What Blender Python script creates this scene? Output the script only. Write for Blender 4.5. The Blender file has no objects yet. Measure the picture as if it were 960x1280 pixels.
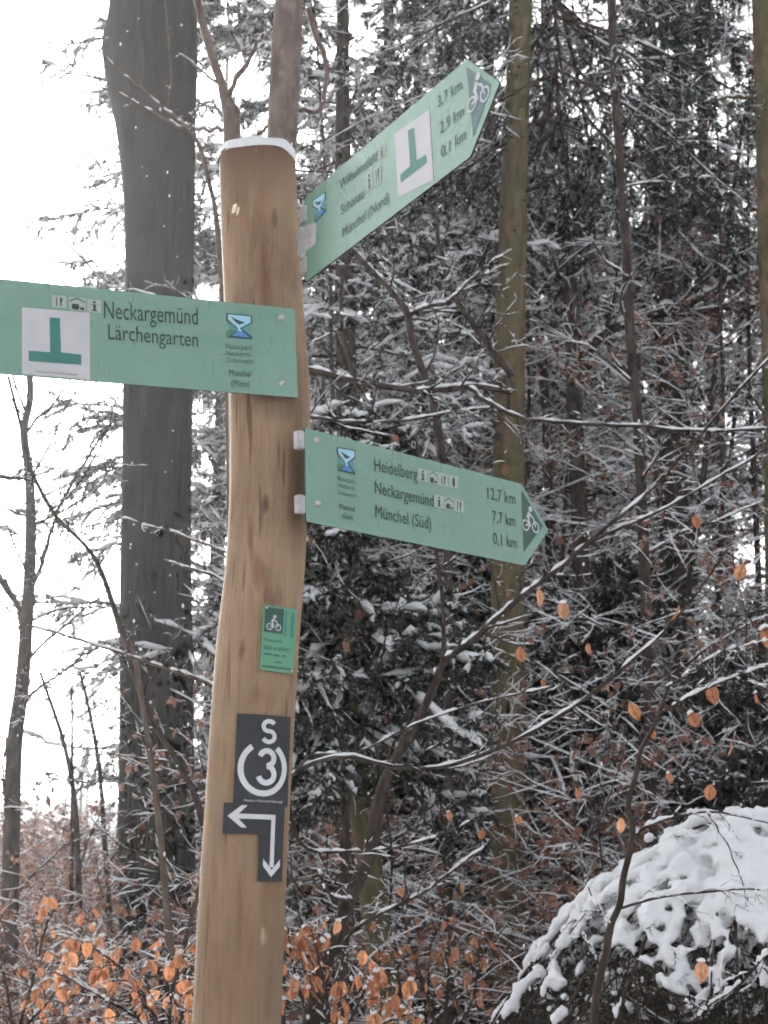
import bpy, bmesh, math, random
import numpy as np
from mathutils import Matrix, Vector

# ------------------------------------------------------------------ camera, sky, sun, exposure
scene = bpy.context.scene
FPX = 2000.0                      # focal length in pixels of the 960 x 1280 photograph
PITCH = math.radians(14.0)
EYE = np.array([0.0, 0.0, 1.6])
cam_data = bpy.data.cameras.new('camera')
cam = bpy.data.objects.new('camera', cam_data)
scene.collection.objects.link(cam)
cam.location = EYE
cam.rotation_euler = (math.pi / 2 + PITCH, 0, 0)
cam_data.sensor_fit = 'VERTICAL'
cam_data.sensor_height = 36.0
cam_data.lens = 36.0 * FPX / 1280.0
cam_data.clip_start = 0.05
cam_data.clip_end = 1000.0
cam_data.dof.use_dof = True
cam_data.dof.focus_distance = 3.3
cam_data.dof.aperture_fstop = 14.0
scene.camera = cam

SUN_AZ = math.radians(-20.0)      # from +Y towards +X
SUN_EL = math.radians(24.0)
world = bpy.data.worlds.new('World')
scene.world = world
world.use_nodes = True
wn = world.node_tree.nodes
wl = world.node_tree.links
wn.clear()
wo = wn.new('ShaderNodeOutputWorld')
wb = wn.new('ShaderNodeBackground')
sky = wn.new('ShaderNodeTexSky')
sky.sky_type = 'NISHITA'
sky.sun_disc = False
sky.sun_elevation = SUN_EL
sky.sun_rotation = SUN_AZ
sky.altitude = 200
sky.air_density = 1.0
sky.dust_density = 3.0
sky.ozone_density = 1.0
hs = wn.new('ShaderNodeHueSaturation')
hs.inputs['Saturation'].default_value = 0.2
wb.inputs['Strength'].default_value = 0.13
wl.new(sky.outputs['Color'], hs.inputs['Color'])
wl.new(hs.outputs['Color'], wb.inputs['Color'])
wl.new(wb.outputs['Background'], wo.inputs['Surface'])

sun_data = bpy.data.lights.new('sun', 'SUN')
sun_data.energy = 2.0
sun_data.angle = math.radians(9.0)
sun_data.color = (1.0, 0.95, 0.88)
sun = bpy.data.objects.new('sun', sun_data)
scene.collection.objects.link(sun)
sdir = Vector((math.sin(SUN_AZ) * math.cos(SUN_EL), math.cos(SUN_AZ) * math.cos(SUN_EL), math.sin(SUN_EL)))
sun.rotation_euler = sdir.to_track_quat('Z', 'Y').to_euler()
sun.location = sdir * 60

scene.view_settings.view_transform = 'Standard'
scene.view_settings.look = 'None'
scene.view_settings.exposure = 1.75
scene.view_settings.gamma = 1.0
scene.view_settings.use_curve_mapping = False
scene.render.engine = 'CYCLES'
scene.cycles.max_bounces = 4
scene.cycles.diffuse_bounces = 2
scene.cycles.use_adaptive_sampling = True
scene.cycles.adaptive_threshold = 0.06
scene.cycles.adaptive_min_samples = 12
scene.cycles.glossy_bounces = 2
scene.cycles.transmission_bounces = 3
scene.cycles.volume_bounces = 0
scene.cycles.use_denoising = True
scene.cycles.filter_width = 1.8

# ------------------------------------------------------------------ helpers
COL = scene.collection
rng = np.random.default_rng(7)
random.seed(7)
FWD = np.array([0, math.cos(PITCH), math.sin(PITCH)])
RGT = np.array([1.0, 0, 0])
UPV = np.array([0, -math.sin(PITCH), math.cos(PITCH)])


def ray(px, py):
    return FWD + (px - 480.0) / FPX * RGT - (py - 640.0) / FPX * UPV


def at(px, py, Y):
    """world point on the vertical plane y = Y seen at pixel (px, py)"""
    r = ray(px, py)
    return EYE + r * (Y / r[1])


def mpp(py, Y):
    """metres per pixel there"""
    return (Y / ray(480, py)[1]) / FPX


def gz(x, y):
    x = np.asarray(x, float)
    y = np.asarray(y, float)
    s = np.clip(y - 5.0, 0, None)
    z = 0.045 * s + 0.0002 * s * s
    z = z + 0.05 * np.sin(x * 1.1 + 0.4) * np.sin(y * 0.9) * np.clip(s / 4, 0, 1)
    z = z + 0.25 * np.sin(x * 0.17 + 1.0) * np.sin(y * 0.13 + 0.5) * np.clip(s / 15, 0, 1)
    return z


def norm(v):
    return v / np.maximum(np.linalg.norm(v, axis=-1, keepdims=True), 1e-9)


class Buf:
    """collects triangles and quads, builds one mesh"""

    def __init__(self):
        self.v, self.q, self.t, self.qm, self.tm, self.n = [], [], [], [], [], 0

    def add(self, v, q=None, t=None, mat=0):
        v = np.asarray(v, np.float32).reshape(-1, 3)
        self.v.append(v)
        if q is not None and len(q):
            q = np.asarray(q, np.int32).reshape(-1, 4)
            self.q.append(q + self.n)
            self.qm.append(np.full(len(q), mat, np.int32))
        if t is not None and len(t):
            t = np.asarray(t, np.int32).reshape(-1, 3)
            self.t.append(t + self.n)
            self.tm.append(np.full(len(t), mat, np.int32))
        self.n += len(v)

    def mesh(self, name, mats, smooth=True):
        me = bpy.data.meshes.new(name)
        v = np.concatenate(self.v) if self.v else np.zeros((0, 3), np.float32)
        q = np.concatenate(self.q) if self.q else np.zeros((0, 4), np.int32)
        t = np.concatenate(self.t) if self.t else np.zeros((0, 3), np.int32)
        me.vertices.add(len(v))
        me.vertices.foreach_set('co', v.ravel())
        nl = q.size + t.size
        me.loops.add(nl)
        me.loops.foreach_set('vertex_index', np.concatenate([q.ravel(), t.ravel()]).astype(np.int32))
        npoly = len(q) + len(t)
        me.polygons.add(npoly)
        ls = np.concatenate([np.arange(len(q)) * 4, q.size + np.arange(len(t)) * 3]).astype(np.int32)
        me.polygons.foreach_set('loop_start', ls)
        mi = np.concatenate(self.qm + self.tm) if (self.qm or self.tm) else np.zeros(0, np.int32)
        me.polygons.foreach_set('material_index', mi)
        me.polygons.foreach_set('use_smooth', np.full(npoly, smooth))
        me.update(calc_edges=True)
        for m in (mats if isinstance(mats, (list, tuple)) else [mats]):
            me.materials.append(m)
        return me


def link(name, me, parent=None, **props):
    o = bpy.data.objects.new(name, me)
    COL.objects.link(o)
    if parent is not None:
        o.parent = parent
    for k, v in props.items():
        o[k] = v
    return o


def thing(name, label, category, loc=(0, 0, 0), group=None):
    o = bpy.data.objects.new(name, None)
    o.empty_display_size = 0.1
    COL.objects.link(o)
    o.location = Vector([float(c) for c in loc])
    o['label'] = label
    o['category'] = category
    if group:
        o['group'] = group
    return o


def part(name, buf, mats, parent, smooth=True, label=None):
    """part built in world coordinates under an Empty that is only translated"""
    off = np.array(parent.location, np.float32)
    buf.v = [v - off for v in buf.v]
    o = link(name, buf.mesh(name, mats, smooth), parent)
    if label:
        o['label'] = label
    if name in ('snow', 'crown', 'twigs', 'branch_stubs'):
        o['kind'] = 'stuff'
    return o


def tubes(buf, P, R, k=4, mat=0, drop=True):
    """batch of tubes: P (B, n, 3), R (B, n)"""
    P = np.asarray(P, float)
    R = np.asarray(R, float)
    B, n, _ = P.shape
    T = norm(np.gradient(P, axis=1))
    D = norm(P[:, -1] - P[:, 0])
    ref = np.where(np.abs(D[:, 2:3]) > 0.75, np.array([[1.0, 0.13, 0]]), np.array([[0.0, 0.1, 1.0]]))[:, None, :]
    u = norm(np.cross(T, np.broadcast_to(ref, T.shape)))
    w = np.cross(T, u)
    a = np.arange(k) * 2 * math.pi / k
    ring = P[:, :, None, :] + R[:, :, None, None] * (np.cos(a)[None, None, :, None] * u[:, :, None, :] + np.sin(a)[None, None, :, None] * w[:, :, None, :])
    idx = np.arange(B * n * k).reshape(B, n, k)
    q = np.stack([idx[:, :-1, :], np.roll(idx[:, :-1, :], -1, 2), np.roll(idx[:, 1:, :], -1, 2), idx[:, 1:, :]], -1)
    if drop:
        keep = np.maximum(R[:, :-1], R[:, 1:]) > 1e-5
        q = q[keep]
    buf.add(ring.reshape(-1, 3), q.reshape(-1, 4), None, mat)


def upsample(A):
    B, n = A.shape[:2]
    out = np.zeros((B, 2 * n - 1) + A.shape[2:])
    out[:, ::2] = A
    out[:, 1::2] = 0.5 * (A[:, :-1] + A[:, 1:])
    return out


def snow_on(buf, P, R, g, thick, thr=0.35, k=4, mat=0, up=1, keep_wood=0.42):
    """irregular ridges of snow lying along branches"""
    P = np.asarray(P, float)
    R = np.asarray(R, float)
    for _ in range(up):
        P = upsample(P)
        R = upsample(R)
    T = norm(np.gradient(P, axis=1))
    hz = np.sqrt(np.clip(1 - T[..., 2] ** 2, 0, 1))
    nz = g.random(R.shape)
    nz = 0.5 * nz + 0.25 * np.roll(nz, 1, 1) + 0.25 * np.roll(nz, -1, 1)
    cov = np.clip((nz - thr) * 5, 0, 1) * np.clip((hz - 0.45) * 3, 0, 1)
    sr = (thick + keep_wood * R) * cov * (0.65 + 0.7 * g.random(R.shape))
    sr[:, 0] *= 0.3
    sr[:, -1] *= 0.3
    Q = P.copy()
    Q[..., 2] += R * 0.75 + 0.45 * sr
    Q += g.normal(0, 1, Q.shape) * (0.15 * sr)[..., None]
    tubes(buf, Q, sr, k, mat)


def grow(g, P0, D0, L, R0, n, wig, trop, taper=0.75):
    """batch of wandering polylines"""
    B = len(P0)
    P = np.zeros((B, n, 3))
    D = np.zeros((B, n, 3))
    P[:, 0] = P0
    d = norm(np.asarray(D0, float))
    D[:, 0] = d
    st = (np.asarray(L) / (n - 1))[:, None]
    for i in range(1, n):
        d = norm(d + g.normal(0, wig, (B, 3)) + np.array([0, 0, trop]))
        D[:, i] = d
        P[:, i] = P[:, i - 1] + d * st
    t = np.linspace(0, 1, n)[None, :]
    R = np.asarray(R0)[:, None] * (1 - taper * t)
    return P, D, R


def sprout(g, P, R, L, m, ang=(35, 70), ratio=0.45, rr=0.5, tmin=0.15, flat=0.55, rmin=0.0012):
    """start points, directions, lengths and radii of m children per branch"""
    B, n = P.shape[:2]
    t = tmin + (0.97 - tmin) * ((np.arange(m)[None, :] + g.random((B, m))) / m)
    f = t * (n - 1)
    i = np.minimum(f.astype(int), n - 2)
    fr = (f - i)[..., None]
    bi = np.arange(B)[:, None]
    p = P[bi, i] * (1 - fr) + P[bi, i + 1] * fr
    d = norm(P[bi, i + 1] - P[bi, i])
    rad = R[bi, i]
    pr = g.normal(0, 1, (B, m, 3))
    pr[..., 2] *= flat
    pr = norm(pr - d * np.sum(pr * d, -1, keepdims=True))
    a = np.radians(g.uniform(ang[0], ang[1], (B, m, 1)))
    dd = d * np.cos(a) + pr * np.sin(a)
    ln = np.asarray(L)[:, None] * ratio * (1.15 - 0.75 * t) * g.uniform(0.6, 1.3, (B, m))
    r0 = np.maximum(rad * rr * g.uniform(0.7, 1.1, (B, m)), rmin)
    return p.reshape(-1, 3), dd.reshape(-1, 3), ln.ravel(), r0.ravel()


def catmull(pts, n):
    pts = np.asarray(pts, float)
    if len(pts) == 2:
        return np.linspace(pts[0], pts[1], n)
    P = np.vstack([2 * pts[0] - pts[1], pts, 2 * pts[-1] - pts[-2]])
    m = len(pts) - 1
    out = []
    for u in np.linspace(0, m - 1e-6, n):
        i = int(u)
        t = u - i
        a, b, c, d = P[i], P[i + 1], P[i + 2], P[i + 3]
        out.append(0.5 * (2 * b + (c - a) * t + (2 * a - 5 * b + 4 * c - d) * t * t + (3 * b - a - 3 * c + d) * t ** 3))
    return np.array(out)


# ------------------------------------------------------------------ materials
def new_mat(name):
    m = bpy.data.materials.new(name)
    m.use_nodes = True
    nt = m.node_tree
    return m, nt, nt.nodes['Principled BSDF']


def nd(nt, kind, **kw):
    n = nt.nodes.new(kind)
    for k, v in kw.items():
        if k.startswith('_'):
            setattr(n, k[1:], v)
        else:
            n.inputs[k.replace('__', ' ')].default_value = v
    return n


def ramp(nt, fac, stops):
    r = nt.nodes.new('ShaderNodeValToRGB')
    el = r.color_ramp.elements
    while len(el) > 1:
        el.remove(el[-1])
    el[0].position, el[0].color = stops[0][0], (*stops[0][1], 1)
    for p, c in stops[1:]:
        e = el.new(p)
        e.color = (*c, 1)
    nt.links.new(fac, r.inputs['Fac'])
    return r


def coords(nt, scale=(1, 1, 1), kind='Object'):
    tc = nt.nodes.new('ShaderNodeTexCoord')
    mp = nt.nodes.new('ShaderNodeMapping')
    mp.inputs['Scale'].default_value = scale
    nt.links.new(tc.outputs[kind], mp.inputs['Vector'])
    return mp.outputs['Vector']


def noise(nt, vec, scale, detail=4, rough=0.6):
    n = nt.nodes.new('ShaderNodeTexNoise')
    n.inputs['Scale'].default_value = scale
    n.inputs['Detail'].default_value = detail
    n.inputs['Roughness'].default_value = rough
    nt.links.new(vec, n.inputs['Vector'])
    return n.outputs['Fac']


def bump(nt, bsdf, h, strength, dist):
    b = nt.nodes.new('ShaderNodeBump')
    b.inputs['Strength'].default_value = strength
    b.inputs['Distance'].default_value = dist
    nt.links.new(h, b.inputs['Height'])
    nt.links.new(b.outputs['Normal'], bsdf.inputs['Normal'])


def mixc(nt, fac, a, b, mode='MIX'):
    m = nt.nodes.new('ShaderNodeMix')
    m.data_type = 'RGBA'
    m.blend_type = mode
    for s, v in ((0, fac), (6, a), (7, b)):
        if isinstance(v, (int, float)):
            m.inputs[s].default_value = v
        elif isinstance(v, tuple):
            m.inputs[s].default_value = (*v, 1)
        else:
            nt.links.new(v, m.inputs[s])
    return m.outputs[2]


def bark_mat(name, c0, c1, c2, zs=0.25, scale=14, bs=0.6, bd=0.02, green=None):
    m, nt, b = new_mat(name)
    v = coords(nt, (1, 1, zs))
    n1 = noise(nt, v, scale, 8, 0.7)
    n2 = noise(nt, coords(nt), 2.5, 4)
    r = ramp(nt, n1, [(0.37, c0), (0.5, c1), (0.64, c2)])
    col = r.outputs['Color']
    if green:
        gr = ramp(nt, n2, [(0.42, (0, 0, 0)), (0.62, (1, 1, 1))])
        col = mixc(nt, gr.outputs['Color'], col, mixc(nt, 0.7, col, green))
    nt.links.new(col, b.inputs['Base Color'])
    b.inputs['Roughness'].default_value = 0.9
    b.inputs['Specular IOR Level'].default_value = 0.2
    bump(nt, b, n1, bs, bd)
    return m


M = {}
POST_Y = 3.10
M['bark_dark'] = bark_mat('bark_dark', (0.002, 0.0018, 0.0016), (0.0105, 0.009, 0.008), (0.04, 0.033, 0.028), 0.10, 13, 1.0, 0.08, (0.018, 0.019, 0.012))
M['bark_olive'] = bark_mat('bark_olive', (0.058, 0.042, 0.023), (0.1, 0.074, 0.042), (0.14, 0.108, 0.066), 0.35, 18, 0.5, 0.01, (0.07, 0.07, 0.033))
M['bark_pink'] = bark_mat('bark_pink', (0.10, 0.075, 0.064), (0.145, 0.113, 0.098), (0.2, 0.16, 0.14), 0.5, 20, 0.35, 0.004)
M['bark_brown'] = bark_mat('bark_brown', (0.022, 0.0155, 0.012), (0.039, 0.029, 0.0235), (0.07, 0.054, 0.045), 0.35, 22, 0.5, 0.008)
M['bark_tan'] = bark_mat('bark_tan', (0.06, 0.043, 0.032), (0.09, 0.067, 0.051), (0.135, 0.104, 0.08), 0.35, 22, 0.4, 0.005)
M['twig'] = bark_mat('twig', (0.024, 0.0155, 0.0115), (0.042, 0.028, 0.0215), (0.072, 0.051, 0.041), 0.6, 30, 0.2, 0.002)


def snow_mat():
    m, nt, b = new_mat('snow')
    v = coords(nt)
    n1 = noise(nt, v, 80, 8, 0.75)
    n2 = noise(nt, v, 9, 3)
    r = ramp(nt, n2, [(0.3, (0.84, 0.845, 0.86)), (0.7, (0.9, 0.9, 0.905))])
    nt.links.new(r.outputs['Color'], b.inputs['Base Color'])
    b.inputs['Roughness'].default_value = 0.75
    b.inputs['Specular IOR Level'].default_value = 0.25
    bump(nt, b, n1, 0.7, 0.025)
    return m


M['snow'] = snow_mat()


def needle_mat(name, c0, c1):
    m, nt, b = new_mat(name)
    n1 = noise(nt, coords(nt), 3.0, 4)
    r = ramp(nt, n1, [(0.35, c0), (0.65, c1)])
    nt.links.new(r.outputs['Color'], b.inputs['Base Color'])
    b.inputs['Roughness'].default_value = 0.6
    b.inputs['Specular IOR Level'].default_value = 0.3
    return m


M['needle'] = needle_mat('needle', (0.013, 0.018, 0.013), (0.028, 0.034, 0.024))
M['needle_blue'] = needle_mat('needle_blue', (0.014, 0.019, 0.018), (0.027, 0.034, 0.032))


def leaf_mat(name, stops, trans=0.45):
    m, nt, b = new_mat(name)
    oi = nt.nodes.new('ShaderNodeObjectInfo')
    n1 = noise(nt, coords(nt, (1, 1, 1), 'Generated'), 3.5, 5)
    n0 = noise(nt, coords(nt, (1, 1, 1)), 7.0, 2)
    a = nt.nodes.new('ShaderNodeMath')
    a.operation = 'ADD'
    nt.links.new(oi.outputs['Random'], a.inputs[0])
    nt.links.new(n1, a.inputs[1])
    c = nt.nodes.new('ShaderNodeMath')
    c.operation = 'MULTIPLY_ADD'
    c.inputs[1].default_value = 0.5
    nt.links.new(a.outputs[0], c.inputs[0])
    s = nt.nodes.new('ShaderNodeMath')
    s.operation = 'MULTIPLY_ADD'
    s.inputs[1].default_value = 0.6
    s.inputs[2].default_value = -0.3
    nt.links.new(n0, s.inputs[0])
    nt.links.new(s.outputs[0], c.inputs[2])
    r = ramp(nt, c.outputs[0], stops)
    sx = nt.nodes.new('ShaderNodeSeparateXYZ')
    tcx = nt.nodes.new('ShaderNodeTexCoord')
    nt.links.new(tcx.outputs['Object'], sx.inputs[0])
    ab = nt.nodes.new('ShaderNodeMath')
    ab.operation = 'ABSOLUTE'
    nt.links.new(sx.outputs['X'], ab.inputs[0])
    ma = nt.nodes.new('ShaderNodeMath')
    ma.operation = 'MULTIPLY_ADD'
    ma.inputs[1].default_value = 0.9
    nt.links.new(ab.outputs[0], ma.inputs[0])
    nt.links.new(sx.outputs['Z'], ma.inputs[2])
    si = nt.nodes.new('ShaderNodeMath')
    si.operation = 'MULTIPLY'
    si.inputs[1].default_value = 900.0
    nt.links.new(ma.outputs[0], si.inputs[0])
    sn = nt.nodes.new('ShaderNodeMath')
    sn.operation = 'SINE'
    nt.links.new(si.outputs[0], sn.inputs[0])
    vn = ramp(nt, sn.outputs[0], [(0.0, (1, 1, 1)), (0.75, (1, 1, 1)), (0.98, (0.55, 0.5, 0.45))])
    mid_ = ramp(nt, ab.outputs[0], [(0.0006, (0.5, 0.42, 0.36)), (0.0016, (1, 1, 1))])
    blt = ramp(nt, noise(nt, coords(nt, (1, 1, 1)), 55.0, 3), [(0.36, (0.5, 0.38, 0.3)), (0.5, (1, 1, 1))])
    lc = mixc(nt, 0.8, r.outputs['Color'], vn.outputs['Color'], 'MULTIPLY')
    lc = mixc(nt, 0.8, lc, mid_.outputs['Color'], 'MULTIPLY')
    lc = mixc(nt, 0.7, lc, blt.outputs['Color'], 'MULTIPLY')
    nt.links.new(lc, b.inputs['Base Color'])
    b.inputs['Roughness'].default_value = 0.55
    b.inputs['Specular IOR Level'].default_value = 0.3
    tr = nt.nodes.new('ShaderNodeBsdfTranslucent')
    nt.links.new(lc, tr.inputs['Color'])
    mx = nt.nodes.new('ShaderNodeMixShader')
    mx.inputs[0].default_value = trans
    nt.links.new(b.outputs[0], mx.inputs[1])
    nt.links.new(tr.outputs[0], mx.inputs[2])
    nt.links.new(mx.outputs[0], nt.nodes['Material Output'].inputs['Surface'])
    return m


M['leaf'] = leaf_mat('leaf', [(0.1, (0.28, 0.11, 0.06)), (0.35, (0.44, 0.185, 0.10)), (0.65, (0.54, 0.25, 0.125)), (0.95, (0.58, 0.36, 0.24))], 0.5)
M['leaf_brown'] = leaf_mat('leaf_brown', [(0.2, (0.12, 0.052, 0.034)), (0.5, (0.22, 0.108, 0.072)), (0.8, (0.33, 0.2, 0.15))], 0.35)


def ground_mat():
    m, nt, b = new_mat('ground')
    v = coords(nt)
    n1 = noise(nt, v, 1.3, 6, 0.65)
    n2 = noise(nt, v, 14, 6, 0.7)
    lit = ramp(nt, n2, [(0.3, (0.05, 0.028, 0.018)), (0.5, (0.14, 0.07, 0.04)), (0.7, (0.24, 0.13, 0.08))])
    a = nt.nodes.new('ShaderNodeMath')
    a.operation = 'MULTIPLY_ADD'
    a.inputs[1].default_value = 0.5
    nt.links.new(n2, a.inputs[0])
    nt.links.new(n1, a.inputs[2])
    k = ramp(nt, a.outputs[0], [(0.68, (0, 0, 0)), (0.78, (1, 1, 1))])
    col = mixc(nt, k.outputs['Color'], lit.outputs['Color'], (0.82, 0.84, 0.88))
    nt.links.new(col, b.inputs['Base Color'])
    b.inputs['Roughness'].default_value = 0.9
    bump(nt, b, a.outputs[0], 0.8, 0.08)
    return m


M['ground'] = ground_mat()


def flat_mat(name, col, rough=0.5, spec=0.4, metal=0.0, var=0.08, sc=9.0):
    m, nt, b = new_mat(name)
    n1 = noise(nt, coords(nt), sc, 5, 0.65)
    lo = tuple(c * (1 - var) for c in col)
    hi = tuple(min(1, c * (1 + var)) for c in col)
    r = ramp(nt, n1, [(0.3, lo), (0.7, hi)])
    nt.links.new(r.outputs['Color'], b.inputs['Base Color'])
    b.inputs['Roughness'].default_value = rough
    b.inputs['Specular IOR Level'].default_value = spec
    b.inputs['Metallic'].default_value = metal
    return m


def sign_mat():
    m, nt, b = new_mat('sign_green')
    v = coords(nt)
    n1 = noise(nt, v, 5, 5, 0.6)
    n2 = noise(nt, coords(nt, (9, 1.2, 1)), 12, 5, 0.7)
    r = ramp(nt, n1, [(0.3, (0.102, 0.218, 0.154)), (0.7, (0.124, 0.248, 0.179))])
    k = ramp(nt, n2, [(0.52, (0, 0, 0)), (0.8, (1, 1, 1))])
    col = mixc(nt, mixc(nt, 0.45, (0, 0, 0), k.outputs['Color']), r.outputs['Color'], (0.095, 0.165, 0.125))
    n3 = noise(nt, v, 260, 3, 0.6)
    d3 = ramp(nt, n3, [(0.26, (1, 1, 1)), (0.31, (0, 0, 0))])
    col = mixc(nt, mixc(nt, 0.6, (0, 0, 0), d3.outputs['Color']), col, (0.05, 0.075, 0.055))
    n4 = noise(nt, coords(nt, (1, 2.2, 1)), 2.6, 5, 0.7)
    d4 = ramp(nt, n4, [(0.5, (0, 0, 0)), (0.75, (0.5, 0.5, 0.5))])
    col = mixc(nt, d4.outputs['Color'], col, (0.18, 0.285, 0.245))
    nt.links.new(col, b.inputs['Base Color'])
    rr = ramp(nt, n2, [(0.3, (0.24, 0.24, 0.24)), (0.7, (0.42, 0.42, 0.42))])
    nt.links.new(rr.outputs['Color'], b.inputs['Roughness'])
    b.inputs['Specular IOR Level'].default_value = 0.7
    bump(nt, b, n1, 0.05, 0.01)
    return m


M['sign'] = sign_mat()
M['sign_edge'] = flat_mat('sign_edge', (0.025, 0.04, 0.035), 0.6)
M['ink'] = flat_mat('ink', (0.014, 0.036, 0.028), 0.5)
M['ink_faint'] = flat_mat('ink_faint', (0.05, 0.11, 0.08), 0.5)
M['ink_mid'] = flat_mat('ink_mid', (0.03, 0.07, 0.052), 0.5)
M['ink_dark'] = flat_mat('ink_dark', (0.02, 0.03, 0.028), 0.5)
M['print_dark'] = flat_mat('print_dark', (0.018, 0.065, 0.05), 0.45)
M['print_slate'] = flat_mat('print_slate', (0.04, 0.10, 0.10), 0.4)
M['print_white'] = flat_mat('print_white', (0.43, 0.42, 0.435), 0.5)
M['print_icon'] = flat_mat('print_icon', (0.31, 0.36, 0.32), 0.5)
M['print_t'] = flat_mat('print_t', (0.03, 0.155, 0.125), 0.45)
M['logo_teal'] = flat_mat('logo_teal', (0.09, 0.24, 0.24), 0.5)
M['logo_sky'] = flat_mat('logo_sky', (0.28, 0.5, 0.6), 0.5)
M['logo_blue'] = flat_mat('logo_blue', (0.07, 0.19, 0.42), 0.5)
M['logo_green'] = flat_mat('logo_green', (0.06, 0.16, 0.06), 0.5)
M['logo_yellow'] = flat_mat('logo_yellow', (0.5, 0.46, 0.2), 0.5)
M['logo_navy'] = flat_mat('logo_navy', (0.018, 0.055, 0.08), 0.5)
M['plate_black'] = flat_mat('plate_black', (0.016, 0.017, 0.02), 0.5, 0.4)
M['plate_white'] = flat_mat('plate_white', (0.5, 0.5, 0.515), 0.5)
M['plate_green'] = flat_mat('plate_green', (0.08, 0.25, 0.15), 0.45)
M['metal'] = flat_mat('metal', (0.42, 0.42, 0.42), 0.45, 0.5, 0.6, 0.12, 30)
M['metal_pale'] = flat_mat('metal_pale', (0.36, 0.355, 0.35), 0.5, 0.5, 0.3, 0.2, 40)


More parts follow.
